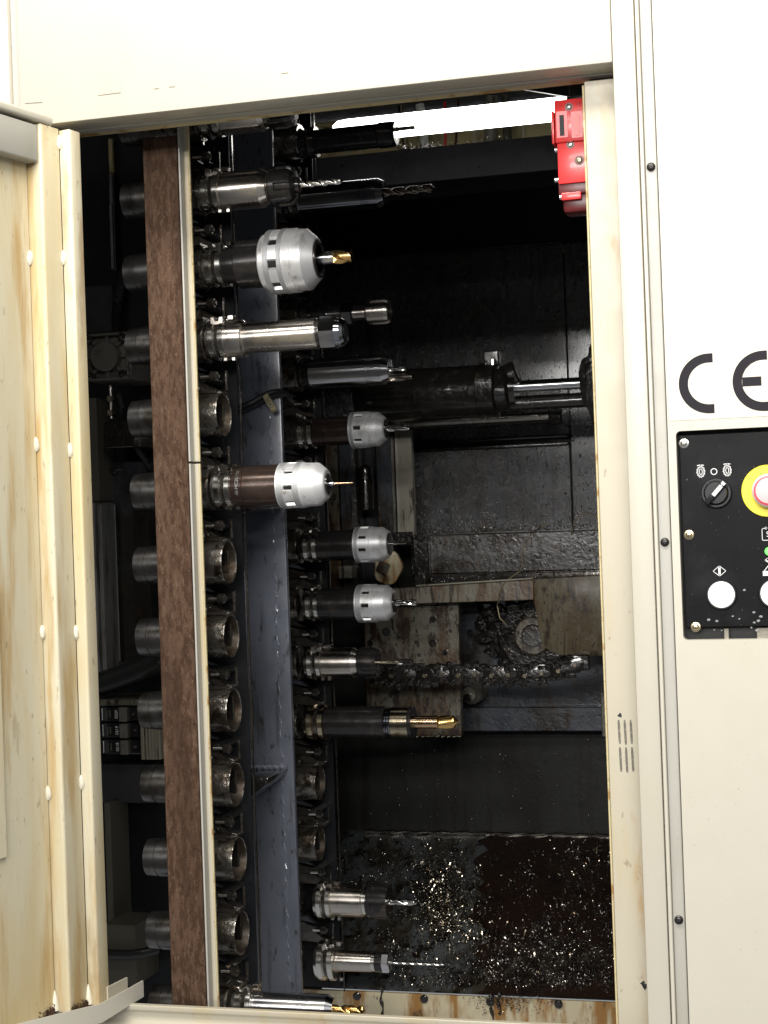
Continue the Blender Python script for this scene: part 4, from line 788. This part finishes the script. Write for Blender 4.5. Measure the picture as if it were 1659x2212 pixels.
# ---- oil beads standing on the wet sheets
def beads(parent, n, x0, x1, z0, z1, Y, seed, rmax=.0028, dens=None):
    rs_ = random.Random(seed); b = MB(); k_ = 0
    while k_ < n:
        x, z = rs_.uniform(x0, x1), rs_.uniform(z0, z1)
        if dens and rs_.random() > dens(x, z): continue
        r = .0007+(rmax-.0007)*rs_.random()**2.5; st_ = rs_.uniform(1.0, 2.2); k_ += 1
        vs = [(x, Y-r*.7, z)]
        for q, h in ((.6, .5), (1.0, 0.0)):
            for j in range(7): vs.append((x+r*q*math.cos(j*.8976), Y-r*h*.7, z+r*q*st_*math.sin(j*.8976)))
        fs = [(0, 1+j, 1+(j+1) % 7) for j in range(7)]+[(1+j, 8+j, 8+(j+1) % 7, 1+(j+1) % 7) for j in range(7)]
        b.add(vs, fs)
    b.build('oil_beads', 'oil_bead', parent, sharp=180, kind='stuff')
beads(bk, 1500, -1.10, -.631, 1.50, 1.80, 1.7005, 21, dens=lambda x, z: .25+.75*(1.80-z)/.3)
beads(bk, 1700, -1.01, -.631, 1.28, 1.468, 1.6905, 22)
beads(bk, 500, -.623, -.50, 1.28, 1.80, 1.7005, 23)
beads(bk, 500, -1.15, -.50, .58, .85, 1.7085, 24, .002)
# ---- red interlock switch on the jamb
YS = .10
def RS(x, y): return U(1165.5+.3098*x, .3098*y, YS)
sw = thing('interlock_switch', RS(230, 1450), 'red plastic door interlock switch with key slots', 'switch')
def SB(x0, y0, x1, y1, d0, d1, bev=.0015): 
    a, c = RS(x0, y0), RS(x1, y1); return lambda b: b.box(a.x, c.x, YS+d0, YS+d1, c.z, a.z, bev, 2)
part('body', 'red', sw, SB(120, 975, 420, 1258, 0, .05))
hd = part('head', 'red', sw, SB(104, 705, 420, 972, -.004, .05))
part('side_rib', 'red', sw, SB(76, 770, 103, 1000, .002, .05))
part('key_pocket', 'red', hd, SB(118, 785, 202, 960, -.0046, -.0041, 0))
part('key_slot', 'slot', hd, SB(142, 810, 178, 950, -.0052, -.0047, 0))
part('label_pocket', 'red', hd, SB(222, 785, 306, 960, -.0046, -.0041, 0))
part('label', 'red_label', hd, SB(243, 808, 285, 948, -.0054, -.0047, 0))
part('foot', 'dark_shaded_red', sw, SB(126, 1260, 420, 1330, .004, .05)); part('foot_clip', 'red', sw, SB(150, 1345, 290, 1385, .0, .01)); part('gland', 'dark_shaded_red', sw, SB(150, 1332, 420, 1458, .008, .048, .006))  # foot's shadow is painted into its dark red
for (x, y, m, r) in ((208, 750, 'zinc_white', .0038), (215, 1008, 'zinc_white', .0038), (277, 1118, 'zinc', .0045)):
    p = RS(x, y); p.y = YS+(-.004 if y < 900 else 0); part('screw_seat', 'dark_shaded_red', sw, lambda b: b.lathe([(0, r*1.5), (-.0004, r*1.45)], p, 'y', 20)); screw(sw, 'screw', p+Vector((0, -.0004, 0)), r, .0022, m)
for y in (1040, 1250, 1370):
    p = RS(112 if y < 1300 else 146, y); part('side_pin', 'zinc_white', sw, lambda b: b.cyl((p.x-.002, YS+.006, p.z), (p.x+.004, YS+.006, p.z), .0035, 14))
part('mount_bracket', 'black_paint', sw, SB(195, 560, 420, 700, .012, .045))

# ---- blue-grey column between the chains
clm = thing('column', (-1.0, .64, .20), 'blue grey painted steel column between the near and far tools', 'column')
part('web', 'blue', clm, lambda b: b.box(-1.0475, -.9565, .60, .612, .20, 2.42, .0025, 2))
part('weld_seam', 'weld', clm, lambda b: b.tube([(-.978+.0018*math.sin(i*1.9), .6005, .50+i*.0085) for i in range(150)], .0016, 6, ring=lambda i: 1+.5*math.sin(i*2.7)))
a, c = U(523, 1232, .6), U(530, 1600, .6)
part('edge_plate', 'blue', clm, lambda b: b.box(-1.0505, -1.032, .594, .5998, c.z, a.z, .0025, 2), label='rounded edge plate welded on the column')
part('edge_weld', 'weld', clm, lambda b: b.tube([(-1.0315+.0008*math.sin(i*2), .5985, c.z+(a.z-c.z)*i/80) for i in range(81)], .0024, 6, ring=lambda i: 1+.3*math.sin(i*2.3)))
def gus(px0, px1, y0, y1, y2, sk):
    a, c, d, e = U(px0, y0, .56), U(px1, y0, .56), U(px1-6, y1, .56), U(px0+4, y2, .56)
    part('gusset', 'gunk', clm, lambda b: b.prism([(a.x, a.z), (c.x, c.z), (d.x, d.z), (e.x, e.z)], 'y', .50, .5995, .003, 2), label='oily triangular bracket welded to the column')
    part('gusset_weld', 'weld', clm, lambda b: b.tube([(a.x+(c.x-a.x)*i/20, .597, a.z+.003+.001*math.sin(i*2)) for i in range(21)], .004, 6))
gus(524, 606, 1668, 1684, 1744, 1); gus(520, 602, 1084, 1100, 1112, 1)
a, c = U(571, 1630, .6), U(598, 1664, .6); part('pad', 'blue', clm, lambda b: b.box(a.x, c.x, .5975, .5999, c.z, a.z, .001))
cb = thing('tagged_cable', U(560, 895, .58), 'black cable with a small yellowed number tag crossing the blue grey column', 'cable')
cp = [(470, 896), (497, 887), (520, 879), (545, 868), (566, 855), (585, 847), (603, 844), (618, 849), (628, 862)]
part('cable_run', 'rubber', cb, lambda b: b.tube([U(x, y, .585-.01*math.sin(i*.8)) for i, (x, y) in enumerate(cp)], .0042, 10))
part('second_strand', 'rubber', cb, lambda b: b.tube([U(x+6, y+8, .588) for i, (x, y) in enumerate(cp[1:])], .0035, 10))
tp = U(583, 871, .572); tr = Matrix.Rotation(math.radians(60), 3, 'Y')
tg = part('tag', 'tag', cb, lambda b: b.box(tp.x-.0175, tp.x+.0175, tp.y-.002, tp.y+.002, tp.z-.0055, tp.z+.0055, .0012, rot=(tp, tr)))
text_mesh('5042', .0105, Matrix.Translation((tp.x, tp.y-.0023, tp.z)) @ tr.to_4x4() @ Matrix.Rotation(math.radians(90), 4, 'X'), 'slot', 'tag_number', tg, .0001)

# ---- hydraulic cylinder
cy = thing('hydraulic_cylinder', (-.8, 1.30, 1.50), 'black oily horizontal cylinder with bright piston rod', 'cylinder'); o = (0, 1.30, 1.578)
part('barrel', 'gunk', cy, lambda b: b.lathe([(-1.02, .050), (-1.016, .0565), (-.888, .0565), (-.887, .0535), (-.878, .0535), (-.877, .0545), (-.752, .0545)], o, 'x', 56))
part('end_cap', 'gunk', cy, lambda b: b.lathe([(-.753, .050), (-.75, .056), (-.715, .057), (-.712, .046), (-.690, .044), (-.684, .036), (-.672, .034)], o, 'x', 40, rfun=lambda i, t, th, r: r*(1+.05*math.sin(5*th+i))))
part('port_block', 'gunk', cy, lambda b: b.box(-.738, -.705, 1.285, 1.315, 1.628, 1.660, .003))
part('port_fitting', 'satin', cy, lambda b: b.cyl((-.716, 1.272, 1.628), (-.716, 1.272, 1.640), .006, 10))
part('clamp_lug', 'gunk', cy, lambda b: b.cyl((-.700, 1.30, 1.600), (-.668, 1.30, 1.612), .027, 14, .004))
part('rod', 'chrome', cy, lambda b: b.lathe([(-.70, .0128), (-.485, .0128)], (0, 1.30, 1.5815), 'x', 40))
part('lower_rod', 'gunk', cy, lambda b: b.lathe([(-.70, .016), (-.52, .016)], (0, 1.325, 1.548), 'x', 24))
part('end_bracket', 'gunk', cy, lambda b: b.prism([(-.533, 1.60), (-.525, 1.628), (-.512, 1.632), (-.508, 1.655), (-.46, 1.66), (-.46, 1.45), (-.506, 1.49), (-.514, 1.52), (-.528, 1.54)], 'y', 1.25, 1.36, .005, 2))
part('support', 'gunk', cy, lambda b: b.box(-.95, -.90, 1.34, 1.70, 1.55, 1.60, .003))
part('end_support', 'gunk', cy, lambda b: b.box(-.50, -.46, 1.36, 1.70, 1.55, 1.60, .003))
a, c = U(955, 912, 1.6), U(1205, 908, 1.6)
part('guide_rod', 'satin', None, lambda b: b.cyl((a.x-.12, 1.60, a.z), (c.x, 1.60, a.z), .0125, 28, .004), label='smeared bright guide rod under the black cylinder', cat='rod')
part('rod_bracket', 'gunk', None, lambda b: b.box(c.x-.02, c.x+.012, 1.585, 1.70, a.z-.02, a.z+.03, .003), label='oily bracket holding the smeared guide rod', cat='bracket')

# ---- vertical frame behind the far tools
fr = thing('slide_assembly', (-1.1, 1.45, 1.0), 'dark vertical slide rails behind the far milling chucks', 'slide')
def vb(x0, x1, y0, y1, Y, d, m, nm, **kw):
    a, c = U(x0, y0, Y), U(x1, y0, Y); z1, z0 = a.z, U((x0+x1)/2, y1, Y).z
    part(nm, m, fr, lambda b: b.box(a.x, c.x, Y, Y+d, z0, z1, .0015), **kw)
vb(700, 727, 940, 1300, 1.47, .03, 'rusty_plate', 'rusty_rail'); vb(729, 753, 900, 1300, 1.46, .04, 'dark_plate', 'rail'); vb(755, 770, 900, 1300, 1.48, .03, 'gunk', 'rail'); vb(810, 843, 940, 1310, 1.47, .03, 'dark_plate', 'rail')
vb(660, 699, 900, 1330, 1.50, .02, 'black_paint', 'rail'); vb(771, 809, 900, 1320, 1.53, .02, 'black_paint', 'rail')
p = U(790, 1055, 1.44); part('cover', 'gunk', fr, lambda b: b.lathe([(-.052, .010), (-.048, .017), (-.02, .018), (.02, .019), (.046, .015), (.054, .006)], p, 'z', 24))
part('cross_rail', 'dark_plate', fr, lambda b: b.box(-1.19, -1.0, 1.475, 1.50, 1.118, 1.135, .001))
p = U(745, 1236, 1.42); part('terminal', 'pale_bar', fr, lambda b: b.box(p.x-.016, p.x+.016, 1.42, 1.46, p.z-.014, p.z+.014, .002))
a, c = U(851, 930, 1.5), U(888, 930, 1.5)
part('pale_bar', 'pale_bar', None, lambda b: b.box(a.x, c.x, 1.50, 1.52, 1.25, a.z, .0012), label='pale grey flat bar hanging beside the milling chuck end mill', cat='bar')

# ---- lower beam with end bracket
lb = thing('lower_beam', (-.7, 1.45, 1.16), 'oily horizontal steel beam with chips along its top', 'beam')
part('web', 'beam_grey', lb, lambda b: b.box(-.912, .2, 1.45, 1.50, 1.186, 1.272, .002))
part('ledge', 'link', lb, lambda b: b.box(-.912, .2, 1.405, 1.46, 1.165, 1.1855, .003, 2), label='wet ledge of the beam')
part('shelf', 'beam_grey', lb, lambda b: b.box(-.95, .2, 1.45, 1.688, 1.2725, 1.2765, .001))
eb = part('end_bracket', 'gunk', lb, lambda b: b.box(U(893, 1200, 1.43).x, U(926, 1200, 1.43).x, 1.43, 1.447, 1.155, 1.268, .002), label='oily upright end bracket')
a, c = U(843, 1150, 1.44), U(892, 1175, 1.44); part('side_arm', 'gunk', lb, lambda b: b.box(a.x, c.x-.0005, 1.436, 1.447, c.z, a.z, .002))
p = U(909.5, 1160.5, 1.43); part('bolt', 'screw_black', eb, lambda b: b.lathe([(0, .0085), (-.006, .0085), (-.0075, .0065), (-.0075, .004), (-.004, .0035)], p, 'y', 20))
pts_c = []
for i in range(520):
    x = rs.uniform(905, 1300) if rs.random() < .75 else rs.gauss(1060, 25); p = U(x, 1150, 1.5); pts_c.append((Vector((p.x, 1.455+.10*rs.random(), 1.277)), Vector((0, 0, 1))))
chips('ledge_chips', pts_c, 'chip_dark', 'wet dark chips strewn along the top of the lower beam', .004, .013, 9, .008)
chips('bright_ledge_chips', [pts_c[i] for i in range(0, 520, 6)], 'chip', 'few bright chips on top of the lower beam', .005, .014, 10, .010)

beads(lb, 700, -.905, -.50, 1.188, 1.270, 1.4505, 25)
beads(lb, 260, -.905, -.50, 1.167, 1.184, 1.4055, 26, .003)

# ---- rusty clamp with square bolt
p = U(842, 1226, 1.40)
cl = thing('clamp_disc', p+Vector((0, 0, -.04)), 'rusty yellowish clamp disc with square headed bolt', 'clamp')
part('disc', 'rust_cream', cl, lambda b: b.lathe([(0, .030), (-.003, .034), (-.016, .034), (-.018, .031)], p, 'y', 28, rfun=lambda i, t, th, r: r*(1+.10*math.sin(2*th+1)+.05*math.sin(5*th))))
part('square_bolt', 'rusty_plate', cl, lambda b: b.box(p.x-.020, p.x+.004, p.y-.034, p.y-.016, p.z-.014, p.z+.010, .002, rot=(p, Matrix.Rotation(math.radians(24), 3, 'Y'))))
part('spindle', 'gunk', cl, lambda b: b.cyl(p, p+Vector((0, .075, 0)), .012, 16))

# ---- rusty arm, block and mounting plate
ar = thing('transfer_arm', (-.72, 1.36, 1.0), 'rusty horizontal arm ending in a broad drip stained block', 'arm')
YA = 1.36
def poly(pts, Y): return [(lambda q: (q.x, q.z))(U(x, y, Y)) for x, y in pts]
part('arm_bar', 'arm', ar, lambda b: b.prism(poly([(838, 1272), (1153, 1252), (1153, 1296), (838, 1306)], YA), 'y', YA, YA+.035, .0015))
blk = [(1154, 1251), (1330, 1240), (1330, 1416), (1235, 1417), (1205, 1414), (1183, 1402), (1170, 1385), (1164, 1360), (1160, 1325), (1154, 1304)]
part('block', 'drip_plate', ar, lambda b: b.prism(poly(blk, YA), 'y', YA-.004, YA+.045, .002, 2), label='drip stained block')
part('block_mount', 'gunk', ar, lambda b: b.box(-.50, -.46, YA+.0455, 1.5995, 1.06, 1.12, .003))
part('arm_lip', 'pale_bar', ar, lambda b: b.prism(poly([(900, 1263.5), (1152, 1247.5), (1152, 1251), (900, 1267)], YA), 'y', YA-.006, YA+.03, .0006))
mp = thing('mounting_plate', (-.95, 1.42, .82), 'rust patched upright plate with drilled holes behind the tap', 'plate')
part('plate', 'rusty_plate', mp, lambda b: b.prism(poly([(786, 1308), (990, 1300), (997, 1591), (893, 1591), (893, 1560), (793, 1556)], 1.42), 'y', 1.42, 1.44, .0012))
for (x, y, r) in ((834, 1365, 10), (936, 1337, 7), (936, 1389, 8), (801, 1389, 7), (973, 1363, 4), (975, 1433, 4), (962, 1409, 6), (905, 1415, 4)):
    p = U(x, y, 1.42); part('hole' if r in (10, 4) else 'cap_screw', 'slot' if r in (10, 4) else 'gunk', mp, lambda b: b.lathe([(0, r/970), (-.0006 if r in (10, 4) else -.006, r/970)], p, 'y', 18))
part('drip_edge', 'brass', mp, lambda b: b.tube([U(896+100*i/24, 1590+1.2*math.sin(i*1.9), 1.419) for i in range(25)], .0018, 6, ring=lambda i: 1+.7*math.sin(i*2.3)))
bp = thing('back_plate', (-.7, 1.60, .84), 'blue grey plate behind the roller chain', 'plate')
a, c = U(985, 1300, 1.6), U(1950, 1576, 1.6)
part('plate', 'dark_plate', bp, lambda b: b.box(a.x, c.x, 1.60, 1.612, c.z, a.z, .001))
part('rail', 'dark_plate', bp, lambda b: b.box(a.x, c.x, 1.575, 1.5995, c.z, c.z+.055, .002))
part('plate_foot', 'shadow_grey', bp, lambda b: b.box(a.x, c.x, 1.612, 1.705, c.z+.02, c.z+.05, .002))
a, c = U(1297, 1495, 1.5), U(1330, 1592, 1.5); part('side_lug', 'rusty_plate', bp, lambda b: b.box(a.x, c.x, 1.50, 1.5745, c.z, a.z, .002))
p = U(1154, 1372, 1.55)
hub = thing('bearing_hub', p+Vector((0, 0, -.06)), 'oily bearing hub with pale centre beside the drip stained block', 'bearing')
part('housing', 'gunk', hub, lambda b: b.lathe([(.05, .088), (.0, .085), (-.006, .078), (-.006, .062)], p, 'y', 44, rfun=lambda i, t, th, r: r*(1+.03*math.sin(7*th))))
part('ring', 'rusty_plate', hub, lambda b: b.lathe([(0, .044), (-.014, .044), (-.018, .040), (-.018, .034)], p, 'y', 40))
part('centre', 'beam_grey', hub, lambda b: b.lathe([(-.006, .027), (-.020, .026), (-.022, .023)], p, 'y', 40))
p = U(1018, 1497, 1.54)
nt_ = thing('pivot_nut', p+Vector((0, 0, -.03)), 'grey cone shaped pivot nut hanging under the roller chain', 'nut')
part('cone', 'pale_bar', nt_, lambda b: b.lathe([(.058, .026), (0, .026), (-.008, .022), (-.03, .016)], p, 'y', 24)); part('bolt', 'gunk', nt_, lambda b: b.lathe([(-.029, .010), (-.042, .010)], p+Vector((0, 0, -.006)), 'y', 6))
# strap with ring
rp = U(1050, 1337, 1.58)
st = thing('ring_strap', U(1085, 1440, 1.57), 'thin steel strap with a wire ring in front of the blue grey plate', 'strap')
part('ring', 'wire', st, lambda b: b.tube([rp+Vector((.0145*math.cos(t*.3142), -.004, .0145*math.sin(t*.3142))) for t in range(21)], .0022, 8))
part('strap', 'link', st, lambda b: b.tube([U(1049, 1352, 1.585), U(1060, 1380, 1.58), U(1078, 1408, 1.575), U(1100, 1432, 1.57), U(1122, 1447, 1.57)], .008, 8))
wp = [(1185, 1132), (1168, 1138), (1150, 1152), (1135, 1172), (1127, 1195), (1130, 1215), (1122, 1235), (1105, 1246), (1088, 1262), (1079, 1284), (1074, 1310), (1080, 1335), (1095, 1350)]
part('loose_wire', 'wire', None, lambda b: b.tube([U(x, y, 1.36 if y > 1150 else 1.40) for x, y in wp], .0016, 8), label='thin curled wire looping over the beam and arm', cat='wire')
part('loose_wire', 'wire', None, lambda b: b.tube([U(x, y, 1.44) for x, y in ((1236, 1150), (1240, 1125), (1255, 1110), (1275, 1108), (1292, 1118), (1302, 1140))], .0016, 8), label='thin wire arch standing in the chips on the beam', cat='wire')

# ---- oily roller chain
rc = thing('roller_chain', U(1040, 1480, 1.25), 'black greased roller chain running under the rusty arm', 'chain')
cpts = [U(812+36.0*i, 1456+(1.5 if i % 2 else -1) - (max(0, i-9.3)**1.6)*4.2, 1.25) for i in range(13)]
for i in range(12):
    a, c = cpts[i], cpts[i+1]; d = (c-a); n = Vector((-d.z, 0, d.x)).normalized(); u = d.normalized(); R1 = .0190 if i % 2 else .0175; w1 = .0150
    P = []
    for k_ in range(9):
        t = math.pi/2+math.pi*k_/8; P.append(a+u*(R1*math.cos(t))+n*(R1*math.sin(t)))
    P.append((a+c)/2-n*w1)
    for k_ in range(9):
        t = -math.pi/2+math.pi*k_/8; P.append(c+u*(R1*math.cos(t))+n*(R1*math.sin(t)))
    P.append((a+c)/2+n*w1)
    y0 = 1.238 if i % 2 else 1.2435
    ln = part('link', 'gunk', rc, lambda b: b.prism([(q.x, q.z) for q in P], 'y', y0, y0+.004, .0012, 2))
    part('link', 'gunk', rc, lambda b: b.prism([(q.x, q.z) for q in P], 'y', 1.272-y0+1.238, 1.272-y0+1.242, .0012))
for i in range(13):
    a = cpts[i]; part('roller', 'link', rc, lambda b: b.cyl((a.x, 1.246, a.z), (a.x, 1.270, a.z), .0115, 20))
    part('pin', 'brass', rc, lambda b: b.cyl((a.x, 1.2345, a.z-.001), (a.x, 1.276, a.z-.001), .0050, 14, .0008))
def lump(b, p, r, rs, st=1.0):
    ph = rs.uniform(0, 6); b.lathe([(-r*st, r*.25), (-r*.7*st, r*.75), (0, r), (r*.7*st, r*.75), (r*st, r*.25)], p, 'x', 9, rfun=lambda i, t, th, q: q*(1+.25*math.sin(2*th+ph+i)+.12*math.sin(5*th)))
def grease(b):
    rs = random.Random(9)
    for i in range(330):
        k_ = rs.uniform(0, 11.9); a = cpts[int(k_)].lerp(cpts[int(k_)+1], k_ % 1); r = rs.uniform(.0020, .0062)
        lump(b, (a.x+rs.gauss(0, .003), 1.2365+rs.uniform(0, .008), a.z+rs.choice((-1, 1))*abs(rs.gauss(.015, .004))), r, rs, rs.uniform(1, 2.2))
part('grease', 'gunk', rc, grease, kind='stuff')
part('chain_anchor', 'gunk', rc, lambda b: b.box(cpts[12].x-.01, cpts[12].x+.03, 1.24, 1.36, cpts[12].z-.012, cpts[12].z+.02, .003))
def oil(b):
    rs = random.Random(19)
    for i in range(260):
        x, y = rs.gauss(1096, 26), rs.gauss(1340, 34); p = U(x, y, 1.545+.02*rs.random()); lump(b, p, rs.uniform(.003, .010), rs, rs.uniform(1, 2))
part('oil_sludge', 'gunk', hub, oil, kind='stuff')

# ================================================================== left of the pots
sb = thing('service_bulkhead', (-1.45, .75, .25), 'dark service panel seen through the gap beside the rusted post', 'machine wall')
part('sheet', 'black_paint', sb, lambda b: b.box(-1.85, -1.235, .75, .756, .25, 2.42, .001))
def lb_box(x0, y0, x1, y1, Y, d): 
    a, c = U(x0, y0, Y), U(x1, y1, Y); return lambda b: b.box(a.x, c.x, Y, Y+d, c.z, a.z, .0012)
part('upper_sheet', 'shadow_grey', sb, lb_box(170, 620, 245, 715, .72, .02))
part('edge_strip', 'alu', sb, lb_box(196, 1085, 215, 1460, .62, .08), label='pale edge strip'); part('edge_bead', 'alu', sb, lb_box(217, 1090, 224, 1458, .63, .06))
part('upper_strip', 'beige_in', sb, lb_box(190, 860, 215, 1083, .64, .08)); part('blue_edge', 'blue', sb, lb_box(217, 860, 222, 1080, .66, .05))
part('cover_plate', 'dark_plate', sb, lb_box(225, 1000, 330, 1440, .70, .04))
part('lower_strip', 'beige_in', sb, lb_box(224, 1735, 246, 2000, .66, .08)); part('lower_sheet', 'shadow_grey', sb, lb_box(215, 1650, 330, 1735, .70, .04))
p = U(250, 1017, .70); part('bolt', 'gunk', sb, lambda b: b.cyl(p, p+Vector((0, -.014, 0)), .007, 12, .002)); p = U(262, 1434, .70); part('bolt', 'gunk', sb, lambda b: b.cyl(p, p+Vector((0, -.014, 0)), .006, 12, .002))
part('cable_duct', 'rubber', sb, lambda b: b.tube([U(190, 1485, .62), U(240, 1470, .62), U(290, 1452, .62), U(345, 1425, .62)], .022, 14))
part('rear_post', 'backdrop', sb, lb_box(233, 300, 243, 372, .735, .01)); part('rear_post_foot', 'alu', sb, lb_box(234, 374, 244, 440, .735, .01)); part('post_edge', 'alu', sb, lb_box(240, 440, 242, 580, .735, .01))
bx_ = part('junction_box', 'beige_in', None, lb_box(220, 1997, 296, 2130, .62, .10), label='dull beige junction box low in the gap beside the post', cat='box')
part('cable_band', 'rubber', None, lambda b: b.tube([U(200, 2056, .606), U(240, 2061, .608), U(280, 2062, .608), U(310, 2058, .61), U(340, 2050, .63)], .0085, 12), label='black cable crossing the beige junction box', cat='cable')
mo = thing('motor', U(232, 822, .58), 'small dark square motor with round end cap and corner bolts', 'motor')
c0 = U(228, 770, .58); h_ = .0425
part('housing', 'motor', mo, lambda b: b.box(c0.x-h_, c0.x+h_, .595, .72, c0.z-h_, c0.z+h_, .004, 2))
part('frame', 'motor', mo, lambda b: [b.box(c0.x-h_, c0.x+h_, .58, .594, z0, z1, .002) for z0, z1 in ((c0.z+h_-.005, c0.z+h_), (c0.z-h_, c0.z-h_+.005))]+[b.box(x0, x1, .5805, .5935, c0.z-h_+.0055, c0.z+h_-.0055, .002) for x0, x1 in ((c0.x-h_, c0.x-h_+.004), (c0.x+h_-.004, c0.x+h_))])
part('end_cap', 'motor', mo, lambda b: b.lathe([(.014, .027), (-.004, .0268), (-.006, .025), (-.0065, .004)], (c0.x-.002, .582, c0.z), 'y', 40), label='round grey end cap')
for sx in (-1, 1):
    for sz in (-1, 1):
        q = Vector((c0.x+sx*.0335, .576, c0.z+sz*.0335)); bt = part('corner_bolt', 'link', mo, lambda b: b.lathe([(.02, .0075), (0, .0075), (-.002, .006), (-.002, .0035), (.004, .003)], q, 'y', 18))
for ang in range(0, 360, 45):
    R = Matrix.Rotation(math.radians(ang), 3, 'Y'); part('spoke', 'motor', mo, lambda b: b.box(c0.x+.026, c0.x+.040, .586, .592, c0.z-.003, c0.z+.003, .0006, rot=(Vector((c0.x, .588, c0.z)), R)))
hz = [U(276, 560, .66), U(266, 590, .65), U(258, 622, .64), U(253, 655, .63), U(251, 690, .63), U(252, 722, .63)]
hp = []
for a, c in zip(hz[:-1], hz[1:]): hp += [a.lerp(c, i/12) for i in range(12)]
part('corrugated_hose', 'rubber', None, lambda b: b.tube(hp, .0088, 12, ring=lambda i: 1.08 if i % 2 else .86), label='black corrugated hose rising above the small motor', cat='hose')
va = thing('valve_fitting', U(240, 960, .62), 'small black valve with brass nuts under the motor', 'valve')
q = U(239, 845, .62); e = U(240, 905, .62)
part('stem', 'satin', va, lambda b: b.cyl((q.x, .62, q.z+.01), (q.x, .62, e.z), .0032, 12))
for yy in (862, 892): g = U(239, yy, .62); part('nut', 'brass', va, lambda b: b.lathe([(-.005, .0085), (.005, .0085)], (q.x, .62, g.z), 'z', 6))
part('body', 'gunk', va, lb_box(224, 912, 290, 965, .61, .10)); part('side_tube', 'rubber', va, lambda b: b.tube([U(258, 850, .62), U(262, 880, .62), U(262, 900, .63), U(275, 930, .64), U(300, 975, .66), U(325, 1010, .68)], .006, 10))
# relays and duct
for i, num in enumerate(('0220', '0219', '0218')):
    y0 = 1527+i*35.5; xo = 1.5*i
    a, c = U(216+xo, y0, .60), U(297+xo, y0+33, .60)
    r_o = thing('relay_module', ((a.x+c.x)/2, .62, c.z), ['black relay module marked 0220 under the rusty rail', 'black relay module marked 0219 between two others', 'black relay module marked 0218 at the bottom of its stack'][i], 'relay', 'relay modules in the gap beside the post')
    part('base', 'plastic_black', r_o, lambda b: b.box(a.x, c.x, .612, .70, c.z, a.z, .0015)); wd = c.x-a.x
    part('label_face', 'plastic_black', r_o, lambda b: b.box(a.x, a.x+wd*.48, .606, .6115, c.z+.001, a.z-.001, .002, 2))
    part('relay', 'motor', r_o, lambda b: b.box(a.x+wd*.52, a.x+wd*.74, .596, .6115, c.z+.001, a.z-.001, .0012)); part('terminal', 'plastic_black', r_o, lambda b: b.box(a.x+wd*.78, c.x, .602, .6115, c.z+.002, a.z-.002, .0012))
    part('terminal_screw', 'link', r_o, lambda b: b.cyl((a.x+wd*.87, .602, (a.z+c.z)/2), (a.x+wd*.87, .5995, (a.z+c.z)/2), .003, 10))
    text_mesh(num, .0078, front_matrix(Vector((a.x+wd*.40, .6055, (a.z+c.z)/2)), math.radians(90)), 'print', 'number', r_o, .0001)
    for dx_ in (.13, .21): part('small_print', 'beige_in', r_o, lambda b: b.box(a.x+wd*dx_, a.x+wd*(dx_+.035), .6052, .6058, c.z+.006+.002*(dx_ > .2), a.z-.007))
    part('edge_clip', 'print', r_o, lambda b: b.box(a.x+.001, a.x+.0022, .6045, .6058, c.z+.003, a.z-.003))
part('relay_rail', 'rusty_plate', None, lb_box(205, 1512, 300, 1524, .60, .12), label='rusty mounting rail above the relay modules', cat='rail')
du = thing('wiring_duct', U(322, 1642, .58), 'ribbed cream plastic wiring duct behind the post', 'duct')
a, c = U(300, 1506, .58), U(347, 1641, .58)
part('cover', 'duct', du, lambda b: b.box(a.x, c.x, .58, .66, c.z, a.z, .0015))
for i in range(6): part('rib', 'pale_bar', du, lambda b: b.box(a.x+(c.x-a.x)*(.05+i*.16), a.x+(c.x-a.x)*(.05+i*.16)+.003, .5778, .5799, c.z, a.z, .0004))
